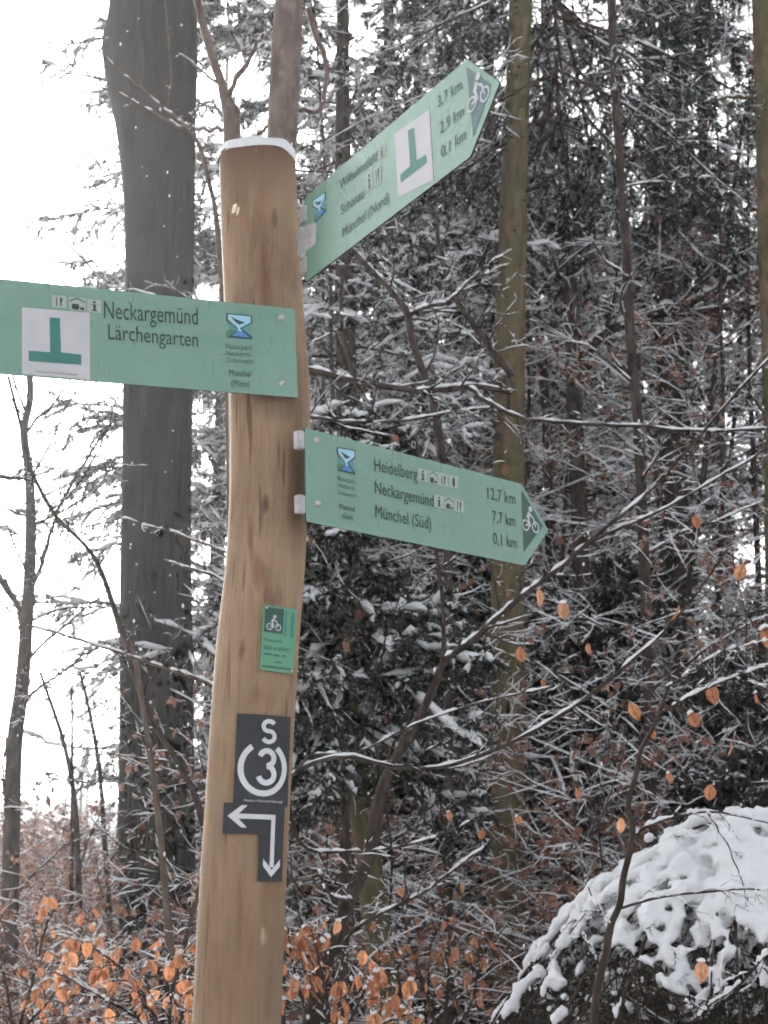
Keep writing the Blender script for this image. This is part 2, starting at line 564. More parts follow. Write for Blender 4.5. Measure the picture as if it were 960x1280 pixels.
def post_mat():
    m, nt, b = new_mat('post_wood')
    v = coords(nt)
    vg = coords(nt, (1, 1, 0.06))
    grain = noise(nt, vg, 130, 8, 0.75)
    blot = noise(nt, coords(nt, (1, 1, 0.4)), 7, 5, 0.6)
    base = ramp(nt, blot, [(0.28, (0.165, 0.105, 0.064)), (0.5, (0.265, 0.18, 0.112)), (0.72, (0.35, 0.247, 0.152))])
    gr = ramp(nt, grain, [(0.3, (0.6, 0.55, 0.52)), (0.5, (0.98, 0.97, 0.96)), (0.7, (1.15, 1.14, 1.12))])
    col = mixc(nt, 0.8, base.outputs['Color'], gr.outputs['Color'], 'MULTIPLY')
    # drying cracks and bark remnants
    cr = noise(nt, coords(nt, (1, 1, 0.045)), 62, 2, 0.5)
    ck = ramp(nt, cr, [(0.315, (1, 1, 1)), (0.345, (0, 0, 0))])
    gw = ramp(nt, noise(nt, coords(nt, (1, 1, 0.3)), 13, 6, 0.7), [(0.5, (0, 0, 0)), (0.68, (0.6, 0.6, 0.6))])
    col = mixc(nt, gw.outputs['Color'], col, (0.205, 0.165, 0.135))
    sk = ramp(nt, noise(nt, coords(nt), 150, 4, 0.8), [(0.3, (0.55, 0.5, 0.46)), (0.42, (1, 1, 1)), (0.66, (1, 1, 1)), (0.76, (1.25, 1.22, 1.18))])
    col = mixc(nt, 0.8, col, sk.outputs['Color'], 'MULTIPLY')
    col = mixc(nt, mixc(nt, 0.75, (0, 0, 0), ck.outputs['Color']), col, (0.10, 0.05, 0.03))
    rd = noise(nt, coords(nt, (1, 1, 0.18)), 9.5, 4, 0.6)
    rk = ramp(nt, rd, [(0.60, (0, 0, 0)), (0.67, (1, 1, 1))])
    col = mixc(nt, mixc(nt, 0.55, (0, 0, 0), rk.outputs['Color']), col, (0.22, 0.10, 0.055))
    # damp stained head of the post
    sp = nt.nodes.new('ShaderNodeSeparateXYZ')
    nt.links.new(v, sp.inputs[0])
    wob = nt.nodes.new('ShaderNodeMath')
    wob.operation = 'MULTIPLY_ADD'
    wob.inputs[1].default_value = 0.14
    nt.links.new(grain, wob.inputs[0])
    nt.links.new(sp.outputs['Z'], wob.inputs[2])
    hd = nt.nodes.new('ShaderNodeMapRange')
    hd.inputs['From Min'].default_value = 3.07
    hd.inputs['From Max'].default_value = 3.2
    nt.links.new(wob.outputs[0], hd.inputs['Value'])
    col = mixc(nt, hd.outputs[0], col, mixc(nt, 0.75, col, (0.10, 0.05, 0.036)))
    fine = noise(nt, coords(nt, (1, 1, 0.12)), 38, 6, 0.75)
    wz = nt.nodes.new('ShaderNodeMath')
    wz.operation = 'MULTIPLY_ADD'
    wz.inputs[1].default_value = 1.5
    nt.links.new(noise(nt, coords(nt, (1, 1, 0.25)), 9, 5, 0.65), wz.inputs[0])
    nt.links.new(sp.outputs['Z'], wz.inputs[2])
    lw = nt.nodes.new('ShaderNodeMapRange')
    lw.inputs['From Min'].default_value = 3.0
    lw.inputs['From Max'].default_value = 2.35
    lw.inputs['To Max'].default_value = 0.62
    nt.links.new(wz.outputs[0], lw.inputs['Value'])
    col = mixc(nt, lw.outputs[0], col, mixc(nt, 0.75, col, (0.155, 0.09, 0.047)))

    def stain(px, py, wpx, hpx, tilt, colr, amt):
        """one weather mark at its own place on the post"""
        p = at(px, py, 3.03) - np.array([-0.27, POST_Y, 0])
        k = 0.00151

        def m(op, a_, b_=0.0):
            n_ = nt.nodes.new('ShaderNodeMath')
            n_.operation = op
            for i_, v_ in ((0, a_), (1, b_)):
                if isinstance(v_, (int, float)):
                    n_.inputs[i_].default_value = v_
                else:
                    nt.links.new(v_, n_.inputs[i_])
            return n_.outputs[0]
        dz = m('SUBTRACT', sp.outputs['Z'], float(p[2]))
        wobx = m('MULTIPLY', m('SUBTRACT', blot, 0.5), 0.05)
        dx = m('ADD', m('SUBTRACT', m('SUBTRACT', sp.outputs['X'], float(p[0])), m('MULTIPLY', dz, tilt)), wobx)
        q = m('ADD', m('POWER', m('ABSOLUTE', m('DIVIDE', dx, wpx * k)), 2.0), m('POWER', m('ABSOLUTE', m('DIVIDE', dz, hpx * k)), 2.0))
        g_ = m('SUBTRACT', m('ADD', m('ADD', 0.9, m('MULTIPLY', m('SUBTRACT', fine, 0.5), 4.5)), m('MULTIPLY', m('SUBTRACT', grain, 0.5), 2.5)), q)
        g_ = m('MULTIPLY', m('ADD', g_, 0.5), 0.5)
        kk = ramp(nt, g_, [(0.1, (0, 0, 0)), (0.45, (amt * 0.5,) * 3), (0.75, (amt,) * 3)])
        front = m('LESS_THAN', sp.outputs['Y'], 0.0)
        return mixc(nt, m('MULTIPLY', kk.outputs['Color'], front), col, colr)
    for a_ in ((316, 668, 5, 34, -0.12, (0.13, 0.055, 0.032), 0.75), (328, 722, 9, 34, -0.2, (0.15, 0.06, 0.035), 0.7), (341, 752, 15, 20, 0.0, (0.10, 0.05, 0.033), 0.75),
               (331, 632, 4, 14, 0.0, (0.05, 0.03, 0.022), 0.8), (329, 330, 7, 60, 0.0, (0.09, 0.055, 0.035), 0.6), (343, 275, 6, 18, 0.1, (0.08, 0.05, 0.032), 0.6),
               (352, 512, 30, 22, 0.0, (0.10, 0.075, 0.06), 0.6), (292, 715, 3, 26, 0.0, (0.10, 0.05, 0.03), 0.6), (303, 815, 3, 16, 0.0, (0.08, 0.04, 0.025), 0.75),
               (320, 868, 8, 14, 0.0, (0.14, 0.07, 0.04), 0.6), (283, 950, 3, 30, 0.0, (0.12, 0.06, 0.035), 0.5), (300, 1150, 4, 60, 0.05, (0.13, 0.07, 0.04), 0.55), (328, 1170, 3, 12, 0, (0.42, 0.33, 0.22), 0.7),
               (365, 610, 8, 90, 0.0, (0.14, 0.075, 0.05), 0.6), (300, 560, 4, 40, 0, (0.15, 0.085, 0.05), 0.4), (335, 1230, 5, 50, 0, (0.14, 0.08, 0.05), 0.5), (270, 1090, 4, 50, 0, (0.15, 0.085, 0.05), 0.45)):
        col = stain(*a_)
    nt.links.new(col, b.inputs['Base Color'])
    b.inputs['Roughness'].default_value = 0.8
    b.inputs['Specular IOR Level'].default_value = 0.25
    hh = mixc(nt, 0.6, mixc(nt, 0.5, grain, blot), mixc(nt, 1.0, (1, 1, 1), ck.outputs['Color'], 'SUBTRACT'))
    bump(nt, b, hh, 0.5, 0.006)
    return m


M['post'] = post_mat()

# ------------------------------------------------------------------ ground
gx = np.concatenate([np.linspace(-120, -14, 24), np.linspace(-13, 13, 80), np.linspace(14, 120, 24)])
gy = np.concatenate([np.linspace(-80, -4, 14), np.linspace(-3, 24, 90), np.linspace(25, 160, 40)])
XX, YY = np.meshgrid(gx, gy)
gb = Buf()
gi = np.arange(XX.size).reshape(XX.shape)
gb.add(np.stack([XX, YY, gz(XX, YY)], -1).reshape(-1, 3),
       np.stack([gi[:-1, :-1], gi[:-1, 1:], gi[1:, 1:], gi[1:, :-1]], -1).reshape(-1, 4))
link('ground', gb.mesh('ground', M['ground']), kind='structure')


# ------------------------------------------------------------------ trunks
def trunk(buf, pxpts, Y, k=20, n=60, to_ground=True, lump=0.04, seed=0, mat=0, top=None):
    """round trunk through (px, py, width px) on the plane y = Y; reaches the ground"""
    g = np.random.default_rng(seed)
    pts, rad = [], []
    for px, py, w in pxpts:
        pts.append(at(px, py, Y))
        rad.append(w / 2 * mpp(py, Y))
    pts, rad = np.array(pts), np.array(rad)
    o = np.argsort(pts[:, 2])
    pts, rad = pts[o], rad[o]
    if to_ground:
        zg = float(gz(pts[0, 0], Y)) - 0.15
        if pts[0, 2] > zg:
            s = (pts[1] - pts[0]) / max(pts[1, 2] - pts[0, 2], 0.2)
            s = np.clip(s, -0.25, 0.25)
            p0 = pts[0] + np.array([s[0], s[1], 1.0]) * (zg - pts[0, 2])
            pts = np.vstack([p0, pts])
            rad = np.concatenate([[rad[0] * 1.25], rad])
    if top is not None:
        s = np.clip((pts[-1] - pts[-2]) / max(pts[-1, 2] - pts[-2, 2], 0.2), -0.1, 0.1)
        pe = pts[-1] + np.array([s[0], s[1], 1.0]) * (top - pts[-1, 2])
        pts = np.vstack([pts, pe])
        rad = np.concatenate([rad, [rad[-1] * 0.45]])
    C = catmull(np.column_stack([pts, rad]), n)
    P, R = C[:, :3], np.maximum(C[:, 3], 0.002)
    a = np.arange(k) * 2 * math.pi / k
    ph = g.random(8) * 6.28
    z = P[:, 2][:, None]
    d = 1 + lump * (np.sin(3 * a[None, :] + ph[0] + z * 0.7) * 0.5 + np.sin(5 * a[None, :] + ph[1] - z * 1.3) * 0.35
                    + np.sin(2 * a[None, :] + ph[2] + z * 2.1) * 0.4 + np.sin(z * 3.7 + ph[3]) * 0.25)
    RR = R[:, None] * d
    ring = P[:, None, :] + np.stack([RR * np.cos(a), RR * np.sin(a), np.zeros_like(RR)], -1)
    idx = np.arange(n * k).reshape(n, k)
    q = np.stack([idx[:-1], np.roll(idx[:-1], -1, 1), np.roll(idx[1:], -1, 1), idx[1:]], -1)
    buf.add(ring.reshape(-1, 3), q.reshape(-1, 4), None, mat)
    return P, R


def branchy(g, wood, snow, P0, D0, L0, R0, levels, snow_t=0.006, thr=0.35, k0=5, tips=None):
    """levels: list of dict(n, wig, trop, m, ang, ratio, rr, flat); adds tubes + snow, returns last level"""
    P, D, R = grow(g, P0, D0, L0, R0, levels[0]['n'], levels[0]['wig'], levels[0]['trop'], levels[0].get('taper', 0.75))
    L = np.asarray(L0)
    tubes(wood, P, R, k0)
    if snow is not None:
        snow_on(snow, P, R, g, snow_t, thr)
    for lv in levels[1:]:
        p, d, L2, r = sprout(g, P, R, L, lv['m'], lv.get('ang', (35, 70)), lv.get('ratio', 0.45), lv.get('rr', 0.55), lv.get('tmin', 0.15), lv.get('flat', 0.5), lv.get('rmin', 0.0015))
        P, D, R = grow(g, p, d, L2, r, lv['n'], lv['wig'], lv['trop'])
        L = L2
        tubes(wood, P, R, lv.get('k', 3))
        if snow is not None:
            snow_on(snow, P, R, g, snow_t * lv.get('st', 1.0), thr, k=lv.get('sk', 3), up=lv.get('up', 1))
    return P, R, L


def add_leaves(buf, g, P, count, size, mat=0, hang=0.6):
    """cheap two-triangle folded leaves spread over twigs"""
    B, n = P.shape[:2]
    bi = g.integers(0, B, count)
    t = g.random(count) * (n - 1.001)
    i = t.astype(int)
    p = P[bi, i] + (P[bi, i + 1] - P[bi, i]) * (t - i)[:, None]
    ax = norm(g.normal(0, 1, (count, 3)) * np.array([1, 1, 0.6]) - np.array([0, 0, hang * 1.5]))
    sd = norm(np.cross(ax, g.normal(0, 1, (count, 3))))
    nn = np.cross(ax, sd)
    s = size * g.uniform(0.7, 1.25, (count, 1))
    v = np.stack([p, p + ax * s * 0.5 + sd * s * 0.33 + nn * s * 0.08, p + ax * s, p + ax * s * 0.5 - sd * s * 0.33 + nn * s * 0.08], 1)
    idx = np.arange(count * 4).reshape(count, 4)
    buf.add(v.reshape(-1, 3), None, np.concatenate([idx[:, [0, 1, 2]], idx[:, [0, 2, 3]]]), mat)


# ------------------------------------------------------------------ the post
post = thing('signpost', 'crooked round peeled-timber post with a snow cap carrying the green signs', 'post', (-0.27, POST_Y, 0))
pp = [(322, 199, 95), (324, 260, 97), (330, 380, 99), (337, 490, 101), (336.5, 600, 99), (332, 700, 100), (322.5, 800, 104), (315.5, 900, 106),
      (309.5, 1000, 106), (303.5, 1100, 107.5), (295, 1280, 110), (284, 1500, 113), (272, 1750, 118), (262, 2050, 125), (258, 2300, 130)]
b = Buf()
PP, PR = trunk(b, pp, POST_Y, k=72, n=170, to_ground=False, lump=0.022, seed=3)
top_c, top_r = PP[-1], PR[-1]
# weathered end grain
a = np.arange(72) * 2 * math.pi / 72
b.add(np.vstack([top_c + np.array([0, 0, 0.004]), top_c + np.stack([top_r * np.cos(a), top_r * np.sin(a), 0 * a], -1)]),
      None, [(0, 1 + i, 1 + (i + 1) % 72) for i in range(72)])
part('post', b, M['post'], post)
# snow cap: a low lumpy cushion, a little wider than the end grain
b = Buf()
nr, na = 9, 64
vs = []
g = np.random.default_rng(5)
ph = g.random(6) * 6.28
for i in range(nr + 1):
    t = i / nr
    for j in range(na):
        an = 2 * math.pi * j / na
        wob = 1 + 0.012 * math.sin(3 * an + ph[0]) + 0.012 * math.sin(5 * an + ph[1]) + 0.008 * math.sin(9 * an + ph[2])
        r = top_r * 1.03 * wob * math.sin(t * math.pi / 2) ** 0.7
        h = 0.023 * math.cos(t * math.pi / 2) ** 0.3 * (1 + 0.18 * math.sin(2 * an + ph[3]) + 0.1 * math.sin(7 * an + ph[4]))
        if t > 0.93:
            h -= 0.007 + 0.003 * math.sin(4 * an + ph[5])
        vs.append(top_c + np.array([r * math.cos(an), r * math.sin(an), h - 0.001]))
fi = np.arange((nr + 1) * na).reshape(nr + 1, na)
b.add(vs, np.stack([fi[:-1], np.roll(fi[:-1], -1, 1), np.roll(fi[1:], -1, 1), fi[1:]], -1).reshape(-1, 4))
part('snow_cap', b, M['snow'], post)
# pale torn chips of wood
for (px, py, w, h) in ((298, 277, 5, 8), (302, 281, 3, 7)):
    b = Buf()
    c = at(px, py, POST_Y)
    i = np.argmin(np.abs(PP[:, 2] - c[2]))
    s = mpp(py, POST_Y)
    rr = PR[i]
    off = c[0] - PP[i, 0]
    yy = PP[i, 1] - math.sqrt(max(rr * rr - off * off, 1e-6))
    c = np.array([c[0], yy - 0.003, c[2]])
    w, h = w * s, h * s
    v = [c + np.array(p) for p in ((-w, 0.003, -h), (w * 0.2, 0.003, -h * 0.8), (w, 0.002, h * 0.5), (w * 0.5, 0.003, h), (-w * 0.6, 0.003, h * 0.4), (0, -0.004, 0))]
    b.add(v, None, [(0, 1, 5), (1, 2, 5), (2, 3, 5), (3, 4, 5), (4, 0, 5)])
    part('wood_chip', b, flat_mat('torn_wood', (0.8, 0.68, 0.5), 0.7), post, smooth=False)

# ------------------------------------------------------------------ flat print helpers
_font_cache = {}


def text_mesh_data(s):
    """2-D triangles of a string in the built-in font, cap height scaled to 1"""
    if s in _font_cache:
        return _font_cache[s]
    cu = bpy.data.curves.new('txt', 'FONT')
    cu.body = s
    cu.resolution_u = 3
    ob = bpy.data.objects.new('txt', cu)
    COL.objects.link(ob)
    dg = bpy.context.evaluated_depsgraph_get()
    me = bpy.data.meshes.new_from_object(ob.evaluated_get(dg))
    v = np.array([vv.co[:2] for vv in me.vertices]).reshape(-1, 2)
    f = [tuple(p.vertices) for p in me.polygons]
    bpy.data.objects.remove(ob)
    bpy.data.curves.remove(cu)
    bpy.data.meshes.remove(me)
    _font_cache[s] = (v, f)
    return v, f


_capv, _ = text_mesh_data('H')
CAP = _capv[:, 1].max() - _capv[:, 1].min()


class Board:
    """a flat board with its own frame: u along, v up, n out of the face"""

    def __init__(self, O, a, b_):
        self.O, self.a, self.b = np.array(O, float), np.array(a, float), np.array(b_, float)
        self.n = np.cross(self.a, self.b)
        self.bend = None
        m = Matrix(((*self.a, 0), (*self.b, 0), (*self.n, 0), (0, 0, 0, 1))).transposed()
        m.translation = Vector(self.O)
        self.M = m

    def uv(self, px, py):
        r = ray(px, py)
        t = np.dot(self.O - EYE, self.n) / np.dot(r, self.n)
        p = EYE + r * t - self.O
        return np.array([p @ self.a, p @ self.b])

    def mesh_obj(self, name, v2, faces, h, mat, parent):
        v2 = np.asarray(v2, float)
        z = np.full(len(v2), h)
        if self.bend:
            rb, uc = self.bend
            th = (v2[:, 0] - uc) / rb
            x = uc + (rb + h) * np.sin(th)
            z = (rb + h) * np.cos(th) - rb
            v3 = np.column_stack([x, v2[:, 1], z])
        else:
            v3 = np.column_stack([v2, z])
        me = bpy.data.meshes.new(name)
        me.from_pydata([tuple(map(float, q)) for q in v3], [], [tuple(f) for f in faces])
        me.materials.append(mat)
        return link(name, me, parent)

    def text(self, s, p0, p1, cap_px, mat, parent, h=0.0030, name='lettering'):
        u0, u1, uc = self.uv(*p0), self.uv(*p1), self.uv(p0[0], p0[1] - cap_px)
        v, f = text_mesh_data(s)
        x0, x1 = v[:, 0].min(), v[:, 0].max()
        sx = (u1[0] - u0[0]) / (x1 - x0)
        sy = (uc[1] - u0[1]) / CAP
        vv = np.column_stack([(v[:, 0] - x0) * sx + u0[0], v[:, 1] * sy + u0[1]])
        sl = (u1[1] - u0[1]) / (u1[0] - u0[0])
        vv[:, 1] += (vv[:, 0] - u0[0]) * sl * 0.6
        return self.mesh_obj(name, vv, f, h, mat, parent)

    def poly(self, name, pts, h, mat, parent):
        v2 = [self.uv(*p) for p in pts]
        ar = sum(v2[i][0] * v2[(i + 1) % len(v2)][1] - v2[(i + 1) % len(v2)][0] * v2[i][1] for i in range(len(v2)))
        if ar < 0:
            v2 = v2[::-1]
        return self.mesh_obj(name, v2, [range(len(v2))], h, mat, parent)

    def shapes(self, name, polys, h, mat, parent):
        """several simple local polygons as one printed mark"""
        v, f = [], []
        if self.bend:
            fine = []
            for pl in polys:
                q = [np.array(p, float) for p in pl]
                if len(q) != 4:
                    fine.append(pl)
                    continue
                for i in range(6):
                    for j in range(6):
                        def B(s_, w_):
                            return tuple((q[0] * (1 - s_) + q[1] * s_) * (1 - w_) + (q[3] * (1 - s_) + q[2] * s_) * w_)
                        fine.append([B(i / 6, j / 6), B((i + 1) / 6, j / 6), B((i + 1) / 6, (j + 1) / 6), B(i / 6, (j + 1) / 6)])
            polys = fine
        for pl in polys:
            f.append([len(v) + i for i in range(len(pl))])
            v += list(pl)
        return self.mesh_obj(name, v, f, h, mat, parent)


def ring2(cx, cy, r0, r1, n=20, a0=0.0, a1=2 * math.pi):
    out = []
    for i in range(n):
        t0, t1 = a0 + (a1 - a0) * i / n, a0 + (a1 - a0) * (i + 1) / n
        out.append([(cx + r0 * math.cos(t0), cy + r0 * math.sin(t0)), (cx + r1 * math.cos(t0), cy + r1 * math.sin(t0)),
                    (cx + r1 * math.cos(t1), cy + r1 * math.sin(t1)), (cx + r0 * math.cos(t1), cy + r0 * math.sin(t1))])
    return out


def disc2(cx, cy, rx, ry=None, n=12):
    ry = ry or rx
    return [[(cx + rx * math.cos(6.2832 * i / n), cy + ry * math.sin(6.2832 * i / n)) for i in range(n)]]


def bar2(p, q, w):
    p, q = np.array(p, float), np.array(q, float)
    d = (q - p) / np.linalg.norm(q - p)
    s = np.array([-d[1], d[0]]) * w / 2
    return [[tuple(p - s), tuple(q - s), tuple(q + s), tuple(p + s)]]


def cyclist(cx, cy, r):
    """bicycle and crouching rider, wheel radius r, centred between the hubs"""
    L, Rr = (cx - 1.35 * r, cy), (cx + 1.35 * r, cy)
    s = ring2(*L, r * 0.72, r, 18) + ring2(*Rr, r * 0.72, r, 18)
    s += bar2(L, (cx - 0.1 * r, cy + 0.25 * r), 0.3 * r) + bar2((cx - 0.1 * r, cy - 0.1 * r), (cx - 0.55 * r, cy + 1.25 * r), 0.5 * r)
    s += bar2((cx - 0.75 * r, cy + 1.25 * r), (cx - 0.15 * r, cy + 2.35 * r), 0.75 * r)
    s += bar2((cx - 0.2 * r, cy + 2.1 * r), (cx + 0.85 * r, cy + 1.45 * r), 0.36 * r)
    s += bar2(Rr, (cx + 0.85 * r, cy + 1.5 * r), 0.3 * r)
    s += disc2(cx + 0.12 * r, cy + 2.95 * r, 0.5 * r)
    return s


def frame(yaw, roll, tilt):
    a = np.array([math.cos(yaw), math.sin(yaw), 0])
    up = np.array([0, 0, 1.0])
    n = np.cross(a, up)
    b_ = up * math.cos(tilt) + n * math.sin(tilt)
    return a * math.cos(roll) + b_ * math.sin(roll), b_ * math.cos(roll) - a * math.sin(roll)


SH = 0.187       # board height


def board_panel(outline, thick, corner, parent, name='panel'):
    """bevelled board: face at z = +thick / 2"""
    bm = bmesh.new()
    vs = [bm.verts.new((x, y, -thick / 2)) for x, y in outline]
    fb = bm.faces.new(vs)
    r = bmesh.ops.extrude_face_region(bm, geom=[fb])
    up = [e for e in r['geom'] if isinstance(e, bmesh.types.BMVert)]
    bmesh.ops.translate(bm, verts=up, vec=(0, 0, thick))
    bm.normal_update()
    bmesh.ops.recalc_face_normals(bm, faces=bm.faces)
    ve = [e for e in bm.edges if abs(e.verts[0].co.z - e.verts[1].co.z) > thick * 0.5]
    bmesh.ops.bevel(bm, geom=ve, offset=corner, segments=3, affect='EDGES', profile=0.5)
    for f in bm.faces:
        f.material_index = 0 if f.normal.z > 0.5 else 1
    me = bpy.data.meshes.new(name)
    bm.to_mesh(me)
    bm.free()
    me.materials.append(M['sign'])
    me.materials.append(M['sign_edge'])
    return link(name, me, parent)


def lathe_mesh(name, prof, k, mat):
    b = Buf()
    n = len(prof)
    a = np.arange(k) * 2 * math.pi / k
    v = np.array([[(r * math.cos(t), r * math.sin(t), z) for t in a] for r, z in prof])
    idx = np.arange(n * k).reshape(n, k)
    b.add(v.reshape(-1, 3), np.stack([idx[:-1], np.roll(idx[:-1], -1, 1), np.roll(idx[1:], -1, 1), idx[1:]], -1).reshape(-1, 4))
    b.add([(0, 0, prof[-1][1])] + [tuple(p) for p in v[-1]], None, [(0, 1 + i, 1 + (i + 1) % k) for i in range(k)])
    return b.mesh(name, mat)


SCREW = lathe_mesh('screw', [(0.0075, 0.0), (0.0075, 0.0012), (0.0052, 0.0016), (0.005, 0.004), (0.0036, 0.0052), (0.0018, 0.0055), (0.0016, 0.0042)], 16, M['metal'])


def screw(board, px, py, parent):
    u = board.uv(px, py)
    o = link('screw', SCREW, parent)
    o.location = (float(u[0]), float(u[1]), 0.0021)
    return o


def block(name, c, size, mat, parent, bev=0.0015):
    bm = bmesh.new()
    bmesh.ops.create_cube(bm, size=1.0)
    for v in bm.verts:
        v.co = Vector((v.co.x * size[0] + c[0], v.co.y * size[1] + c[1], v.co.z * size[2] + c[2]))
    bmesh.ops.bevel(bm, geom=list(bm.edges), offset=bev, segments=2, affect='EDGES')
    me = bpy.data.meshes.new(name)
    bm.to_mesh(me)
    bm.free()
    me.materials.append(mat)
    return link(name, me, parent)


def make_sign(label, x, tipdir):
    a, b_ = frame(*x[3:6])
    bd = Board(x[:3], a, b_)
    t = thing('direction_sign', label, 'sign', (0, 0, 0), 'green direction signs on the post')
    t.matrix_world = bd.M
    L = x[6]
    if tipdir > 0:
        out = [(0, 0), (L, 0), (L + 0.094, SH / 2), (L, SH), (0, SH)]
    else:
        out = [(L, 0), (L, SH), (-0.17, SH), (-0.27, SH / 2), (-0.17, 0)]
    board_panel(out, 0.004, 0.004, t)
    return bd, t


def icon_square(bd, t, quad, kind):
    """small pale pictogram field with its mark"""
    t = bd.poly('pictogram_field', quad, 0.0027, M['print_icon'], t)
    q = np.array(quad, float)          # tl, tr, br, bl in pixels

    def P(s, w):
        return tuple((q[0] * (1 - s) + q[1] * s) * (1 - w) + (q[3] * (1 - s) + q[2] * s) * w)

    def pl(*sw):
        bd.poly('pictogram', [P(*c) for c in sw], 0.0032, M['ink_dark'], t)
    if kind == 'i':
        pl((0.42, 0.12), (0.62, 0.12), (0.62, 0.27), (0.42, 0.27))
        pl((0.36, 0.36), (0.62, 0.36), (0.62, 0.8), (0.7, 0.8), (0.7, 0.9), (0.34, 0.9), (0.34, 0.8), (0.44, 0.8), (0.44, 0.46), (0.36, 0.46))
    elif kind == 'fork':
        pl((0.3, 0.14), (0.36, 0.14), (0.38, 0.88), (0.3, 0.88))
        pl((0.56, 0.14), (0.72, 0.2), (0.72, 0.5), (0.66, 0.54), (0.66, 0.88), (0.58, 0.88))
    elif kind == 'house':
        pl((0.04, 0.3), (0.5, 0.02), (0.96, 0.3), (0.96, 0.38), (0.5, 0.11), (0.04, 0.38))
        pl((0.2, 0.52), (0.58, 0.52), (0.62, 0.72), (0.58, 0.94), (0.22, 0.94), (0.17, 0.74))
        pl((0.66, 0.74), (0.9, 0.74), (0.92, 0.94), (0.66, 0.94))
    else:
        pl((0.4, 0.15), (0.6, 0.15), (0.64, 0.6), (0.58, 0.9), (0.42, 0.9), (0.36, 0.6))


def logo(bd, t, quad):
    """hourglass-shaped landscape emblem with a river"""
    q = np.array(quad, float)

    def P(s, w):
        return tuple((q[0] * (1 - s) + q[1] * s) * (1 - w) + (q[3] * (1 - s) + q[2] * s) * w)

    def pl(mat, h, *sw):
        bd.poly('emblem', [P(*c) for c in sw], h, mat, t)
    pl(M['logo_teal'], 0.0026, (0, 0), (1, 0), (1, 0.34), (0.86, 0.48), (1, 0.7), (1, 1), (0, 1), (0, 0.72), (0.14, 0.55), (0, 0.34))
    pl(M['logo_navy'], 0.0029, (0.0, 0.0), (1, 0.0), (1, 0.32), (0.6, 0.58), (1, 0.9), (1, 1), (0, 1), (0.42, 0.68), (0.36, 0.56), (0, 0.3))
    pl(M['logo_sky'], 0.0032, (0.06, 0.05), (0.94, 0.05), (0.94, 0.3), (0.52, 0.58), (0.62, 0.7), (0.45, 0.7), (0.42, 0.56), (0.06, 0.27))
    pl(M['logo_navy'], 0.0035, (0.16, 0.13), (0.4, 0.24), (0.72, 0.33), (0.5, 0.44), (0.36, 0.36))
    pl(M['logo_green'], 0.0031, (0.03, 0.97), (0.03, 0.78), (0.16, 0.66), (0.36, 0.7), (0.14, 0.93))
    pl(M['logo_yellow'], 0.0036, (0.08, 0.2), (0.18, 0.22), (0.34, 0.42), (0.3, 0.46))
    pl(M['logo_blue'], 0.0034, (0.42, 0.71), (0.6, 0.7), (0.9, 0.93), (0.2, 0.93))


# --- left board -------------------------------------------------------
bd, t = make_sign('green board pointing left on the post front, with white square and upturned T', [-0.7075, 2.7955, 2.5587, 0.3948, 0.046, -0.0134, 0.5819], -1)
bd.text('Neckargemünd', (129.5, 398.5), (247, 404.5), 21.5, M['ink'], t)
bd.text('Lärchengarten', (135, 424.5), (247.5, 434), 19, M['ink'], t)
mf = bd.poly('marker_field', [(27, 384.7), (111.7, 391.5), (112.2, 475.3), (27, 468)], 0.0026, M['print_white'], t)
bd.poly('marker', [(61.6, 397.5), (74.5, 398.3), (75.8, 441), (101.3, 444), (101.3, 456.7), (35.5, 452), (35.5, 438.9), (62.2, 441)], 0.0031, M['print_t'], mf)
bd.text('Naturpark Neckartal-Odenwald', (44, 465.8), (96, 470.2), 2.6, M['ink_faint'], mf)
icon_square(bd, t, [(64.3, 369.1), (82.6, 371), (82.6, 386), (64.3, 384.7)], 'fork')
icon_square(bd, t, [(85.5, 371.5), (107, 373.5), (107, 389.8), (85.5, 387.5)], 'house')
icon_square(bd, t, [(108.5, 374.5), (126, 376), (126, 392), (108.5, 390.5)], 'i')
logo(bd, t, [(282.4, 391.7), (314.8, 395), (314.9, 425), (282.4, 422)])
for s, x0, x1, y, c in (('Naturpark', 282.4, 315.6, 436.2, 6.2), ('Neckartal-', 282.4, 315.2, 444.6, 6.2), ('Odenwald', 282.6, 315.8, 453.2, 6.2)):
    bd.text(s, (x0, y), (x1, y + 1.7), c, M['ink_faint'], t)
bd.text('Münchel', (285.7, 469.8), (313, 471.4), 7.5, M['ink'], t)
bd.text('(Mitte)', (288.5, 482.8), (311.5, 484.4), 7.5, M['ink'], t)
screw(bd, 351, 397.5, t)
screw(bd, 352.3, 478.5, t)
for y in (0.046, 0.146):
    block('bracket', (0.535, y, -0.010), (0.09, 0.016, 0.014), M['metal'], t)
LEFT = bd

# --- upper right board ------------------------------------------------
bd, t = make_sign('topmost green board, slanting up towards the viewer with dark cyclist tip and white T square', [-0.1553, 3.0014, 2.8237, -1.0325, 0.0334, -0.0012, 0.592], 1)
bd.text('Wilhelmsfeld', (426, 238), (473.5, 201), 12.5, M['ink_mid'], t)
bd.text('Schönau', (428, 269.5), (456.5, 247.5), 12.5, M['ink_mid'], t)
bd.text('Münchel (Nord)', (430, 297.5), (487.5, 253), 13, M['ink_mid'], t)
bd.text('3,7 km', (548.5, 135.5), (579, 113), 14.5, M['ink_mid'], t)
bd.text('2,9 km', (551.5, 168), (581.5, 145), 14.5, M['ink_mid'], t)
bd.text('0,1 km', (553, 198), (584, 174.5), 14.5, M['ink_mid'], t)
mf = bd.poly('marker_field', [(494, 168), (538, 137.5), (543.5, 225), (499.5, 246.5)], 0.0026, M['print_white'], t)
bd.poly('marker', [(511.5, 163.5), (519, 160), (522.5, 201), (534.3, 193.5), (535.5, 203.3), (502.9, 229), (502, 218.8), (514.5, 208)], 0.0031, M['print_t'], mf)
